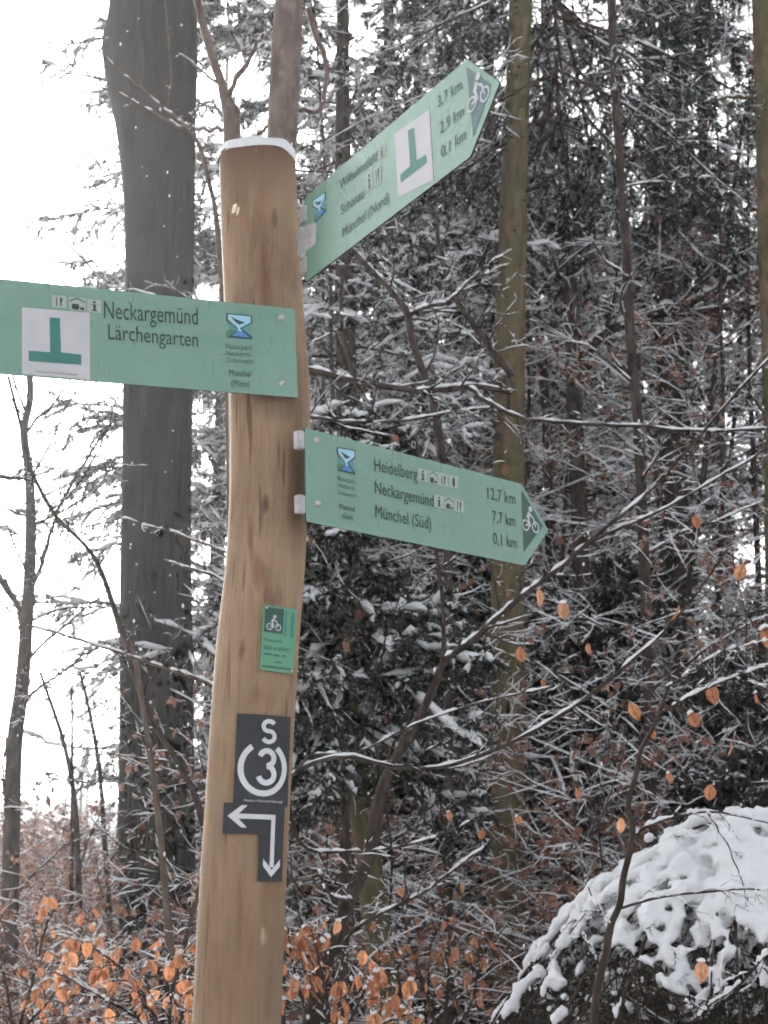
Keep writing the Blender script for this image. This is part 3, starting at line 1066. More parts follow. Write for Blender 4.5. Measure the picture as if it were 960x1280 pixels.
icon_square(bd, t, [(474, 187), (484, 179.5), (484, 194), (474, 201.5)], 'i')
icon_square(bd, t, [(458, 219), (467, 212.5), (468, 235), (459, 241.5)], 'i')
icon_square(bd, t, [(468.5, 211.5), (478, 205), (478.5, 228.5), (469.5, 234.5)], 'fork')
logo(bd, t, [(391.5, 251), (408.5, 239.5), (409.5, 264), (394.5, 280)])
tf = bd.poly('tip_field', [(584.4, 84), (616, 106), (593, 173)], 0.0026, M['print_slate'], t)
u = bd.uv(599.5, 124.5)
bd.shapes('pictogram', cyclist(u[0], u[1], 0.0145), 0.0031, M['print_white'], tf)
block('bracket', (-0.008, 0.150, -0.006), (0.03, 0.034, 0.022), M['metal'], t)
block('bracket', (-0.008, 0.036, -0.006), (0.03, 0.034, 0.022), M['metal'], t)
bd.poly('strip_with_reflection', [(373, 288), (396.5, 276.5), (396, 305), (373, 322)], 0.0024, M['metal_pale'], t)  # pale clamp strip, its reflection on the board painted in the same colour

# --- lower right board ------------------------------------------------
bd, t = make_sign('lower green board pointing away to the right with three destinations and dark cyclist tip', [-0.1511, 2.9888, 2.3261, 0.8217, 0.03, -0.0041, 0.6808], 1)
bd.text('Heidelberg', (467, 588.5), (520.5, 600.5), 15.5, M['ink'], t)
bd.text('Neckargemünd', (467.4, 617), (541, 634), 15.5, M['ink'], t)
bd.text('Münchel (Süd)', (468.2, 647), (538, 662.5), 15.5, M['ink'], t)
bd.text('12,7 km', (608.5, 623.5), (643.2, 630), 14, M['ink'], t)
bd.text('7,7 km', (614.5, 652.5), (643.8, 658.2), 14, M['ink'], t)
bd.text('0,1 km', (615.5, 680), (645.2, 685.5), 14, M['ink'], t)
x = 521.0
for i, kd in enumerate(('i', 'house', 'fork', 'bed')):
    x0, x1 = x + i * 12.9, x + i * 12.9 + 12.0
    y0, y1 = 585.5 + (x0 - 521) * 0.215, 585.5 + (x1 - 521) * 0.215
    icon_square(bd, t, [(x0, y0), (x1, y1), (x1, y1 + 15.2), (x0, y0 + 15.6)], kd)
x = 541.5
for i, kd in enumerate(('i', 'house', 'fork')):
    x0, x1 = x + i * 12.6, x + i * 12.6 + 11.7
    y0, y1 = 618 + (x0 - 541) * 0.215, 618 + (x1 - 541) * 0.215
    icon_square(bd, t, [(x0, y0), (x1, y1), (x1, y1 + 15.2), (x0, y0 + 15.6)], kd)
logo(bd, t, [(420, 559), (443, 562.8), (442.6, 594), (420.8, 588.5)])
for s, y in (('Naturpark', 600.5), ('Neckartal-', 609), ('Odenwald', 618)):
    bd.text(s, (420.8, y), (443.5, y + 4.5), 5.6, M['ink_faint'], t)
bd.text('Münchel', (423, 636), (442, 640), 6.6, M['ink'], t)
bd.text('(Süd)', (426.5, 647.5), (440, 650.5), 6.2, M['ink'], t)
tf = bd.poly('tip_field', [(650.8, 612.5), (677.5, 658), (653.3, 690.5)], 0.0026, M['print_dark'], t)
u = bd.uv(662, 658)
bd.shapes('pictogram', cyclist(u[0], u[1], 0.0135), 0.0031, M['print_white'], tf)
screw(bd, 394, 550.5, t)
screw(bd, 396, 629.5, t)
block('bracket', (-0.007, 0.162, -0.007), (0.018, 0.036, 0.016), M['metal_pale'], t)
block('bracket', (-0.007, 0.034, -0.007), (0.018, 0.036, 0.016), M['metal_pale'], t)

# snow crumbs clinging to the lower edge of the left board are part of the falling snow below


# ------------------------------------------------------------------ small plates on the post
def post_at(py):
    z = at(320, py, POST_Y)[2]
    i = np.argmin(np.abs(PP[:, 2] - z))
    return PP[i], PR[i]


def plate_board(pxc, pyc, rad_bend):
    """board tangent to the post at the pixel, u to the right; local units from pixels"""
    c, r = post_at(pyc)
    s = (pxc - 480) / FPX
    xc = at(pxc, pyc, POST_Y - 0.06)[0]
    sn = max(-0.9, min(0.9, (xc - c[0]) / r))
    az = math.asin(sn)
    n = np.array([math.sin(az), -math.cos(az), 0])
    a = np.array([math.cos(az), math.sin(az), 0])
    # follow the lean of the post
    i = np.argmin(np.abs(PP[:, 2] - c[2]))
    ax = norm(PP[i + 6] - PP[i - 6])
    b_ = norm(ax - a * np.dot(ax, a) * 0.5)
    b_ = norm(b_ - a * np.dot(b_, a) * 0.0)
    n = norm(np.cross(a, b_))
    a = np.cross(b_, n)
    O = c + n * (r + 0.004)
    O = O + b_ * 0
    bd = Board(O, a, b_)
    return bd, rad_bend


def grid_plate(bd, name, cells, thick, mat, parent):
    """bent plate with real thickness from local rectangles"""
    v, f = [], []
    rb, uc = bd.bend
    for (u0, u1, v0, v1) in cells:
        n = 14
        base = len(v)
        for i in range(n + 1):
            u = u0 + (u1 - u0) * i / n
            th = (u - uc) / rb
            for (vv, hh) in ((v0, -thick), (v1, -thick), (v1, 0), (v0, 0)):
                v.append((uc + (rb + hh) * math.sin(th), vv, (rb + hh) * math.cos(th) - rb))
        for i in range(n):
            for k in range(4):
                p, q = base + i * 4 + k, base + i * 4 + (k + 1) % 4
                f.append((p, q, q + 4, p + 4))
        f.append(tuple(base + k for k in (3, 2, 1, 0)))
        e = base + n * 4
        f.append((e, e + 1, e + 2, e + 3))
    me = bpy.data.meshes.new(name)
    me.from_pydata(v, [], f)
    me.materials.append(mat)
    bm = bmesh.new()
    bm.from_mesh(me)
    bmesh.ops.recalc_face_normals(bm, faces=bm.faces)
    bm.to_mesh(me)
    bm.free()
    return link(name, me, parent)


def fit_text(bd, s, cx, cy, w, cap, mat, parent, h=0.0008, name='lettering', bold=0.0):
    v, f = text_mesh_data(s)
    x0, x1 = v[:, 0].min(), v[:, 0].max()
    vv = np.column_stack([(v[:, 0] - (x0 + x1) / 2) / (x1 - x0) * w + cx, v[:, 1] / CAP * cap + cy - cap / 2])
    return bd.mesh_obj(name, vv, f, h, mat, parent)


def thick_path(pts, w):
    """mitred ribbon polygon quads along a 2-D path"""
    pts = np.array(pts, float)
    d = np.gradient(pts, axis=0)
    d /= np.linalg.norm(d, axis=1, keepdims=True)
    s = np.column_stack([-d[:, 1], d[:, 0]]) * w / 2
    out = []
    for i in range(len(pts) - 1):
        out.append([tuple(pts[i] - s[i]), tuple(pts[i + 1] - s[i + 1]), tuple(pts[i + 1] + s[i + 1]), tuple(pts[i] + s[i])])
    return out


def arc_pts(cx, cy, rx, ry, a0, a1, n=14):
    return [(cx + rx * math.cos(math.radians(a0 + (a1 - a0) * i / n)), cy + ry * math.sin(math.radians(a0 + (a1 - a0) * i / n))) for i in range(n + 1)]


# trail marker with S and 3
bd, _ = plate_board(329.5, 957, 0.1)
bd.bend = (0.16, 0.0)
t = thing('trail_marker', 'black plate with white S above a 3 in an open ring, on the post', 'trail marker')
t.matrix_world = bd.M
HW, HH = 0.0545, 0.0845
grid_plate(bd, 'plate', [(-HW, HW, -HH, HH)], 0.0022, M['plate_black'], t)
K = 0.00153
sp = arc_pts(0, 0.0, 0.0145, 0.0118, 20, 180, 12)
# the S: two arcs drawn as one thick stroke
S = arc_pts(0.008, 0.0635, 0.0112, 0.0096, 28, 270, 14) + arc_pts(0.008, 0.0443, 0.0118, 0.0102, 88, -155, 14)
bd.shapes('lettering', thick_path(S, 0.0082), 0.0008, M['plate_white'], t)
three = arc_pts(0.006, 0.0035, 0.0140, 0.0138, 165, -80, 16) + arc_pts(0.006, -0.0265, 0.0155, 0.0155, 80, -165, 16)
bd.shapes('lettering', thick_path(three, 0.0105), 0.0008, M['plate_white'], t)
bd.shapes('ring_mark', thick_path(arc_pts(0.0, -0.0155, 0.0435, 0.0465, 122, 415, 46), 0.0108), 0.0008, M['plate_white'], t)
fit_text(bd, 'Naturpark Neckartal-Odenwald', 0.004, -0.0755, 0.076, 0.0042, M['plate_white'], t)

# arrow plate
bd, _ = plate_board(319, 1058, 0.1)
bd.bend = (0.16, 0.0)
t = thing('arrow_marker', 'black L-shaped plate with white arrows left and down, lowest on the post', 'trail marker')
t.matrix_world = bd.M
grid_plate(bd, 'plate', [(-0.061, 0.058, 0.017, 0.073), (0.008, 0.0578, -0.0675, 0.0168)], 0.0022, M['plate_black'], t)
ar = [[(0.038, 0.0535), (-0.036, 0.0535), (-0.036, 0.0445), (0.030, 0.0445)],
      [(0.038, 0.0535), (0.030, 0.0445), (0.0295, -0.042), (0.038, -0.042)],
      [(-0.053, 0.049), (-0.027, 0.0285), (-0.0165, 0.0285), (-0.037, 0.049)],
      [(-0.053, 0.049), (-0.037, 0.049), (-0.0165, 0.0695), (-0.027, 0.0695)],
      [(0.0338, -0.0595), (0.0165, -0.040), (0.0165, -0.027), (0.0338, -0.0465)],
      [(0.0338, -0.0595), (0.0338, -0.0465), (0.051, -0.027), (0.051, -0.040)]]
bd.shapes('arrow', ar, 0.0008, M['plate_white'], t)

# small green cycling plate
bd, _ = plate_board(348, 803.5, 0.1)
bd.bend = (0.4, 0.0)
t = thing('cycle_route_plate', 'small upright green plate with cyclist square, nailed to the post', 'plate')
t.matrix_world = bd.M
W2, H2 = 0.0365, 0.0625
grid_plate(bd, 'plate', [(-W2, W2, -H2, H2)], 0.002, M['plate_green'], t)
bd.shapes('pictogram_field', [[(-0.0335, 0.0105), (0.0065, 0.0105), (0.0065, 0.059), (-0.0335, 0.059)]], 0.0008, M['print_dark'], t)
bd.shapes('pictogram', cyclist(-0.0135, 0.022, 0.0068), 0.0014, M['print_white'], t)
bd.shapes('stripe', [[(0.0105, 0.008), (0.0135, 0.008), (0.0135, 0.056), (0.0105, 0.056)], [(0.024, 0.006), (0.03, 0.006), (0.03, 0.054), (0.024, 0.054)]], 0.0008, M['print_t'], t)
fit_text(bd, 'Münchel', -0.014, -0.0035, 0.038, 0.0052, M['ink'], t)
fit_text(bd, '500 m (NW)', -0.004, -0.0185, 0.056, 0.0078, M['ink'], t)
for (u0, u1, vv) in ((-0.031, -0.013, -0.033), (-0.011, 0.003, -0.0335), (0.007, 0.016, -0.033), (-0.006, 0.007, -0.046)):
    bd.shapes('printed_line', [[(u0, vv), (u1, vv), (u1, vv + 0.004), (u0, vv + 0.004)]], 0.0008, M['ink_faint'], t)
bd.shapes('stripe', [[(-0.034, -0.0565), (0.033, -0.0565), (0.033, -0.053), (-0.034, -0.053)]], 0.0008, M['ink_faint'], t)
for (uu, vv) in ((-0.031, 0.0575), (0.031, -0.057)):
    o = link('nail', SCREW, t)
    o.scale = (0.3, 0.3, 0.25)
    o.location = (uu, vv, 0.0005)



# ------------------------------------------------------------------ trees seen one by one
def conifer_parts(g, H, base_frac, spread, nb, droop=0.35, snow_amt=1.0, dense=1.0, needle_len=0.05, base_r=None, azs=None):
    """spruce standing at the origin: trunk, needle boughs and snow as three buffers"""
    tb, nb_, sb = Buf(), Buf(), Buf()
    base_r = base_r or H * 0.011
    n = 24
    z = np.linspace(-0.2, H, n)
    P = np.stack([0.04 * np.sin(z * 0.5), 0.04 * np.cos(z * 0.4), z], -1)[None]
    tubes(tb, P, (base_r * (1 - 0.95 * (z / H).clip(0, 1)))[None], 10)
    hz = np.sort(base_frac + (1 - base_frac) * g.random(nb) ** 1.15 * 0.985)
    az = g.random(nb) * 2 * math.pi if azs is None else azs[g.integers(0, len(azs), nb)] + g.normal(0, 0.25, nb)
    rel = (1 - hz) / (1 - base_frac)
    L = spread * (0.18 + 0.82 * rel ** 0.8) * g.uniform(0.65, 1.15, nb)
    P0 = np.stack([0 * az, 0 * az, hz * H], -1)
    D0 = np.stack([np.cos(az), np.sin(az), 0.28 - droop * 1.0 * rel + g.normal(0, 0.1, nb)], -1)
    Pb, Db, Rb = grow(g, P0, D0, L, 0.005 + 0.0055 * L, 9, 0.055, -droop * 0.10)
    # tips lift a little
    t = np.linspace(0, 1, 9)
    Pb[..., 2] += (0.10 * L[:, None]) * np.clip(t[None] - 0.6, 0, 1) ** 2 * 5
    tubes(nb_, Pb, Rb, 4, 1)
    m1 = int(17 * dense)
    p, d, l1, r1 = sprout(g, Pb, Rb, L, m1, (45, 70), 0.36, 0.5, 0.12, 0.22, 0.002)
    d[:, 2] -= 0.12
    P1, D1, R1 = grow(g, p, d, np.clip(l1, 0.12, 0.9), r1, 5, 0.07, -0.07)
    tubes(nb_, P1, R1, 3, 1)
    p2, d2, l2, r2 = sprout(g, P1, R1, np.clip(l1, 0.12, 0.9), int(5 * dense), (35, 60), 0.42, 0.6, 0.15, 0.35, 0.0015)
    d2[:, 2] -= 0.45
    P2, D2, R2 = grow(g, p2, d2, np.clip(l2, 0.07, 0.35), r2, 4, 0.06, -0.05)

    def needles(P, per, size):
        B, nn = P.shape[:2]
        tt = (np.arange(per)[None] + g.random((B, per))) / per * (nn - 1.001)
        i = tt.astype(int)
        fr = (tt - i)[..., None]
        bi = np.arange(B)[:, None]
        p = P[bi, i] * (1 - fr) + P[bi, i + 1] * fr
        dd = norm(P[bi, i + 1] - P[bi, i])
        rv = g.normal(0, 1, (B, per, 3)) * np.array([1, 1, 0.6])
        rv = norm(rv - dd * np.sum(rv * dd, -1, keepdims=True))
        s = size * g.uniform(0.7, 1.3, (B, per, 1))
        tip = p + dd * s * 0.75 + rv * s * 0.6
        wd = norm(np.cross(dd, rv)) * s * 0.10
        v = np.stack([p - wd + dd * s * 0.1, p + wd + dd * s * 0.1, tip], 2).reshape(-1, 3)
        nb_.add(v, None, np.arange(len(v)).reshape(-1, 3), 0)
    needles(P1, int(20 * dense), needle_len * 1.2)
    needles(P2, int(12 * dense), needle_len * 1.15)
    if snow_amt > 0:
        snow_on(sb, Pb[:, 2:], Rb[:, 2:], g, 0.022 * snow_amt, 0.38, 4, 0, 1)
        snow_on(sb, P1, R1, g, 0.022 * snow_amt, 0.40, 4, 0, 0)
        sel = g.random(len(P2)) < 0.55
        snow_on(sb, P2[sel], R2[sel], g, 0.017 * snow_amt, 0.40, 3, 0, 0)
    return tb, nb_, sb


def conifer_meshes(seed, needle='needle', bark='bark_brown', **kw):
    g = np.random.default_rng(seed)
    tb, nb_, sb = conifer_parts(g, **kw)
    return (tb.mesh('trunk', M[bark]), nb_.mesh('crown', [M[needle], M['twig']], smooth=False), sb.mesh('snow', M['snow']))


def place_tree(name, label, category, meshes, x, y, rz=0, sc=1.0, group=None, tilt=(0, 0)):
    t = thing(name, label, category, (x, y, float(gz(x, y))), group)
    t.rotation_euler = (tilt[0], tilt[1], rz)
    t.scale = (sc, sc, sc)
    for nm, me in zip(('trunk', 'crown', 'snow'), meshes):
        if me is not None and len(me.vertices):
            link(nm, me, t, **({} if nm == 'trunk' else {'kind': 'stuff'}))
    return t


def bare_tree_parts(g, H, r0, nbr, first=0.15, blen=0.33, levels=None, snow_t=0.008, thr=0.33, lean=0.04, trop=0.03, leaf=0):
    """young beech standing at the origin"""
    tb, cb, sb = Buf(), Buf(), Buf()
    P, D, R = grow(g, np.array([[0, 0, -0.2]]), np.array([[g.normal(0, lean), g.normal(0, lean), 1]]), np.array([H]), np.array([r0]), 16, 0.035, 0.05, 0.92)
    tubes(tb, P, R, 8)
    p, d, L, r = sprout(g, P, R, np.array([H]), nbr, (55, 95), blen, 0.3, first, 0.6, 0.004)
    L = np.clip(L, 0.5, 4.0)
    lv = levels or [dict(n=11, wig=0.13, trop=trop * 0.3), dict(m=9, n=8, wig=0.18, trop=0.0, ratio=0.42, k=3, st=0.8, rr=0.45), dict(m=5, n=6, wig=0.2, trop=-0.02, ratio=0.45, k=3, up=0, st=0.6, rr=0.5)]
    Pt, Rt, Lt = branchy(g, cb, sb, p, d, L, r, lv, snow_t, thr, k0=4)
    if leaf:
        add_leaves(cb, g, Pt, leaf, 0.06, 1)
    return tb, cb, sb


def bare_meshes(seed, bark='bark_brown', **kw):
    g = np.random.default_rng(seed)
    tb, cb, sb = bare_tree_parts(g, **kw)
    return (tb.mesh('trunk', M[bark]), cb.mesh('crown', [M['twig'], M['leaf_brown']], smooth=False), sb.mesh('snow', M['snow']))


# --- big twin-stemmed tree on the left
t = thing('old_tree', 'massive dark twin-stemmed trunk left of the post, with a burl near the top', 'tree', (*at(195, 1180, 11.5)[:2], 0.0))
YB = 11.5
b = Buf()
tl, tlr = trunk(b, [(186, 1190, 74), (183, 1000, 70), (182, 800, 64), (184, 600, 60), (184, 400, 58), (184, 300, 58), (183, 230, 60), (178, 160, 66), (168, 95, 72), (161, 50, 66), (166, 0, 58), (172, -150, 54), (160, -400, 50), (130, -900, 40)], YB - 0.05, k=48, n=150, lump=0.05, seed=11)
b.v[0] = b.v[0]
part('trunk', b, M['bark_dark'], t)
b = Buf()
tr_, trr = trunk(b, [(213, 1190, 66), (213, 1000, 62), (210, 800, 60), (210, 600, 60), (210, 400, 62), (211, 200, 66), (215, 80, 62), (217, 0, 56), (224, -200, 54), (240, -500, 46), (270, -1000, 36)], YB + 0.05, k=48, n=150, lump=0.045, seed=12)
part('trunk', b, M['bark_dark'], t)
cb, sb = Buf(), Buf()
g = np.random.default_rng(21)
hi = np.concatenate([tl[tl[:, 2] > 9.3], tr_[tr_[:, 2] > 9.3]])
pk = hi[g.integers(0, len(hi), 16)]
az = g.random(16) * 6.28
branchy(g, cb, sb, pk, np.stack([np.cos(az), np.sin(az), 0.8 + 0 * az], -1), g.uniform(2, 4, 16), np.full(16, 0.06),
        [dict(n=10, wig=0.12, trop=0.03), dict(m=8, n=6, wig=0.14, trop=0.02), dict(m=5, n=5, wig=0.15, trop=0)], 0.012)
part('crown', cb, M['twig'], t)
part('snow', sb, M['snow'], t)

# --- tall spruce on the right, bare trunk below, dark drooping crown above
t = thing('spruce_tree', 'tall straight spruce with bare olive-brown trunk right of the signs', 'tree', (*at(634, 1150, 12.0)[:2], 0.0))
b = Buf()
sp, spr = trunk(b, [(634, 1180, 45), (634, 1000, 42), (634, 850, 42), (635, 700, 41), (636, 500, 39), (641, 300, 36), (646, 150, 31), (650.5, 0, 28), (656, -300, 24), (664, -800, 14)], 12.0, k=28, n=140, lump=0.03, seed=14, top=17)
g = np.random.default_rng(15)
part('trunk', b, M['bark_olive'], t)
b = Buf()
for i in range(34):       # branch scars and dead stubs
    k = g.integers(8, 125)
    c, r = sp[k], spr[k]
    an = g.uniform(-2.6, -0.5)
    d = np.array([math.cos(an), math.sin(an), 0.15])
    L = r + g.choice([0.012, 0.02, 0.05, 0.25], p=[0.4, 0.3, 0.2, 0.1])
    Pq = np.linspace(c + d * r * 0.8, c + d * L, 4)[None]
    tubes(b, Pq, np.array([[0.02, 0.016, 0.012, 0.004]]) * g.uniform(0.5, 0.9), 6)
part('branch_stubs', b, M['bark_brown'], t)
g = np.random.default_rng(16)
tb, nb_, sb = conifer_parts(g, 9.5, 0.0, 3.1, 76, 0.75, 0.4, 1.0, 0.062, None, np.linspace(-0.15, math.pi + 0.15, 30))
off = np.array([sp[-1][0], 12.0, 7.9])
for bb, nm, mm in ((nb_, 'crown', [M['needle_blue'], M['twig']]), (sb, 'snow', M['snow'])):
    bb.v = [v + off.astype(np.float32) for v in bb.v]
    part(nm, bb, mm, t, smooth=(nm == 'snow'))


def px_branch(g, wood, snow, pts, Y, w0, w1, n=22, jit=0.01, snow_t=0.005, thr=0.4, k=6, yamp=0.25, twigs=0, tw_len=0.35, tw_lv=2, keep=None):
    """a branch drawn through picture points at its own distance, wandering in depth, with side twigs"""
    pts = [at(p[0], p[1], Y + (p[2] if len(p) > 2 else 0)) for p in pts]
    C = catmull(np.array(pts), n)
    C[:, 1] += np.cumsum(g.normal(0, yamp / n, n))
    C += g.normal(0, 1, C.shape) * min(0.004, jit * Y / FPX * w0 * 6)
    s = Y / FPX
    R = np.linspace(w0 / 2 * s, w1 / 2 * s, n)
    tubes(wood, C[None], R[None], k)
    snow_on(snow, C[None], R[None], g, snow_t, thr, 5)
    if keep is not None:
        keep.append(C)
    if twigs:
        L = np.array([tw_len * 2.2])
        lv = dict(n=9, wig=0.15, trop=0.01)
        p, d, l, r = sprout(g, C[None], R[None], L, twigs, (30, 65), 0.5, 0.5, 0.1, 0.7, 0.0013)
        levels = [lv] + [dict(m=4, n=7, wig=0.18, trop=0.0, ratio=0.45, rmin=0.0009, up=1, st=0.7)] * (tw_lv - 1)
        Pt, Rt, Lt = branchy(g, wood, snow, p, d, l, r, levels, snow_t * 0.55, thr + 0.08, k0=4)
        if keep is not None:
            keep.extend(list(Pt))
    return C, R


def px_tree(name, label, category, Y, stems, bark, seed, group=None, leaf_pts=None, snow_t=0.005, thr=0.4):
    """stems: (kind, points, w0, w1, twigs, twig length, depth offset)"""
    g = np.random.default_rng(seed)
    base = at(stems[0][1][0][0], stems[0][1][0][1], Y)
    t = thing(name, label, category, (base[0], Y, float(gz(base[0], Y))), group)
    wb_, cb, sb = Buf(), Buf(), Buf()
    keep = []
    for i, (kind, pts, w0, w1, tw, tl_, dy) in enumerate(stems):
        if kind == 'trunk':
            n = len(pts)
            pw = [(p[0], p[1], w0 + (w1 - w0) * j / (n - 1)) for j, p in enumerate(pts)]
            P, R = trunk(wb_, pw, Y + dy, k=14, n=50, lump=0.04, seed=seed + i)
            snow_on(sb, P[None], R[None], g, snow_t, thr + 0.1, 5)
            if tw:
                m = P[:, 2] > P[0, 2] + 0.8
                p, d, l, r = sprout(g, P[m][None], R[m][None], np.array([tl_ * 2.2]), tw, (40, 80), 0.5, 0.4, 0.05, 0.6, 0.002)
                for q in range(len(p)):
                    lb = Buf()
                    Pt, Rt, Lt = branchy(g, lb, sb, p[q:q + 1], d[q:q + 1], l[q:q + 1], np.minimum(r[q:q + 1], 0.012), [dict(n=11, wig=0.14, trop=0.02), dict(m=6, n=8, wig=0.18, trop=0.0, st=0.8), dict(m=4, n=5, wig=0.2, trop=0.0, up=0, st=0.6)], snow_t * 0.65, thr + 0.05, k0=4)
                    keep.extend(list(Pt))
                    part('branch', lb, M['twig'], t)
        else:
            bb = Buf()
            px_branch(g, bb, sb, pts, Y + dy, w0, w1, n=26, snow_t=snow_t, thr=thr, twigs=tw, tw_len=tl_, keep=keep, tw_lv=3 if Y > 12.5 and Y < 13.2 else 2)
            part('branch', bb, M[bark], t)
    if wb_.n:
        part('trunk', wb_, M[bark], t)
    if cb.n:
        part('twigs', cb, M['twig'], t)
    if sb.n:
        part('snow', sb, M['snow'], t)
    return t, keep


# --- smooth young beech straight behind the post
px_tree('young_beech', 'smooth pinkish-brown young beech rising straight behind the post top', 'tree', 4.7, [
    ('trunk', [(300, 1280), (318, 800), (335, 420), (351, 190), (357, 60), (361, 0), (372, -300)], 44, 33, 0, 0.4, 0),
    ('branch', [(384, 0), (397, 45), (407, 75), (405, 110), (398, 135), (368, 136)][::-1], 6, 9, 0, 0.3, 0.05),
    ('branch', [(384, 2), (376, -60), (390, -200)], 12, 7, 4, 0.4, 0.05)], 'bark_pink', 31, snow_t=0.004, thr=0.25)
# --- forked sapling left of it
px_tree('young_beech', 'slim forked sapling just left of the post top', 'tree', 5.0, [
    ('trunk', [(292, 1280), (300, 700), (291, 190), (286, 135), (281, 120)], 30, 15, 0, 0.3, 0),
    ('branch', [(282, 124), (270, 85), (256, 40), (243, -20), (225, -150)], 14, 10, 2, 0.12, 0),
    ('branch', [(287, 122), (305, 95), (325, 60), (341, 38)], 8, 4, 2, 0.12, 0),
    ('branch', [(285, 165), (262, 160), (240, 156), (222, 150)], 5, 3, 1, 0.1, 0.1),
    ('branch', [(320, 190), (322, 170), (335, 152)], 7, 4, 0, 0.2, 0.2)], 'bark_pink', 32, snow_t=0.004, thr=0.35)
# --- twigs crossing in front of the big trunk
px_tree('beech_sapling', 'thin bare sapling with forked twigs crossing in front of the massive dark trunk', 'sapling', 6.0, [
    ('trunk', [(300, 1280), (290, 900), (285, 500), (272, 290), (262, 230), (248, 180), (232, 157)], 9, 4.5, 0, 0.3, 0),
    ('branch', [(232, 157), (208, 133), (175, 100), (140, 70), (108, 42)], 4, 1.6, 2, 0.06, 0),
    ('branch', [(228, 160), (190, 140), (150, 125), (95, 100), (40, 70)], 3.6, 1.5, 2, 0.06, 0.1),
    ('branch', [(232, 157), (250, 143), (270, 128)], 3.5, 2, 1, 0.08, 0),
    ('branch', [(210, 137), (213, 90), (211, 50), (205, -10)], 3.2, 2.2, 2, 0.05, 0.05)], 'bark_tan', 33, snow_t=0.0028, thr=0.42)
px_tree('beech_sapling', 'brown forked sapling at the foot of the massive dark trunk', 'sapling', 6.6, [
    ('trunk', [(222, 1280), (216, 1220), (207, 1120), (201, 1050), (190, 960), (178, 880), (165, 800)], 12, 6, 3, 0.4, 0),
    ('branch', [(218, 1225), (232, 1170), (245, 1120), (262, 1060)], 9, 5, 4, 0.3, 0)], 'bark_tan', 34, snow_t=0.004)
px_tree('beech_sapling', 'long dark sapling leaning left across the pale sky towards the massive trunk', 'sapling', 7.5, [
    ('trunk', [(262, 1060), (225, 960), (185, 890), (155, 800), (120, 700), (70, 645), (38, 585), (28, 540), (10, 470)], 10, 4, 10, 0.5, 0),
    ('branch', [(60, 640), (90, 620), (130, 560), (150, 500)], 3, 2, 5, 0.3, 0.1),
    ('branch', [(-20, 594), (20, 595), (38, 600)], 6, 3, 2, 0.2, 0)], 'bark_brown', 35, snow_t=0.003)
px_tree('beech_sapling', 'snow-lined side branch running from the post to the left over the trunk', 'sapling', 5.6, [
    ('trunk', [(330, 1280), (330, 1100), (318, 950), (300, 880)], 12, 7, 0, 0.3, 0),
    ('branch', [(300, 878), (262, 855), (215, 838), (165, 822), (90, 798), (38, 785)], 6, 2, 5, 0.12, 0),
    ('branch', [(320, 720), (280, 690), (230, 672), (190, 662), (150, 650)], 4, 1.5, 5, 0.1, 0.1),
    ('branch', [(318, 760), (270, 722), (205, 700)], 4, 2, 3, 0.1, 0.1),
    ('branch', [(318, 450), (265, 400), (232, 385), (180, 365), (120, 350)], 4, 1.5, 5, 0.1, 0.1)], 'bark_tan', 36, snow_t=0.004, thr=0.34)

# --- bare hazy tree on the far left
px_tree('bare_tree', 'bare leafless tree against the white sky at the left edge', 'tree', 13.0, [
    ('trunk', [(12, 1190), (14, 1050), (18, 930), (27, 860), (33, 780), (38, 690), (37, 600), (30, 540), (38, 490), (30, 400)], 24, 7, 14, 1.2, 0),
    ('branch', [(30, 790), (18, 750), (-5, 715)], 10, 6, 5, 0.6, 0),
    ('branch', [(36, 740), (55, 705), (70, 650), (95, 600), (140, 530)], 7, 3, 10, 0.6, 0),
    ('branch', [(24, 890), (42, 868), (70, 845), (110, 820)], 6, 2.5, 6, 0.5, 0),
    ('branch', [(34, 540), (50, 520), (75, 495), (105, 450), (120, 400)], 5, 2, 8, 0.5, 0),
    ('branch', [(34, 520), (20, 480), (12, 430)], 5, 2, 6, 0.5, 0),
    ('branch', [(36, 600), (60, 560), (85, 505), (130, 440), (150, 400)], 4, 1.6, 9, 0.5, 0.1),
    ('branch', [(37, 660), (75, 640), (120, 610), (150, 560)], 4, 1.6, 9, 0.5, 0.1),
    ('branch', [(35, 720), (10, 660), (-10, 600)], 4, 1.6, 7, 0.5, 0.1),
    ('branch', [(30, 830), (70, 790), (120, 750), (150, 720)], 4, 1.6, 9, 0.5, 0.1)], 'bark_brown', 37, snow_t=0.004, thr=0.5)
k = 0
for pts, w0, w1, lab in (([(102, 1230), (98, 1100), (93, 1000), (80, 930), (64, 880), (50, 840)], 9, 4, 'leftmost of three thin dark saplings in front of the brown undergrowth'),
                         ([(86, 1230), (90, 1060), (90, 950), (90, 860)], 6, 3, 'middle one of three thin dark saplings in front of the brown undergrowth'),
                         ([(136, 1230), (136, 1130), (130, 1040), (124, 960), (112, 890), (100, 840)], 8, 4, 'rightmost of three thin dark saplings, nearest the massive trunk')):
    px_tree('thin_sapling', lab, 'sapling', 11.0 + k * 0.6, [('trunk', pts, w0, w1, 9, 0.7, 0)], 'bark_brown', 40 + k, 'thin saplings at the left', snow_t=0.006)
    k += 1

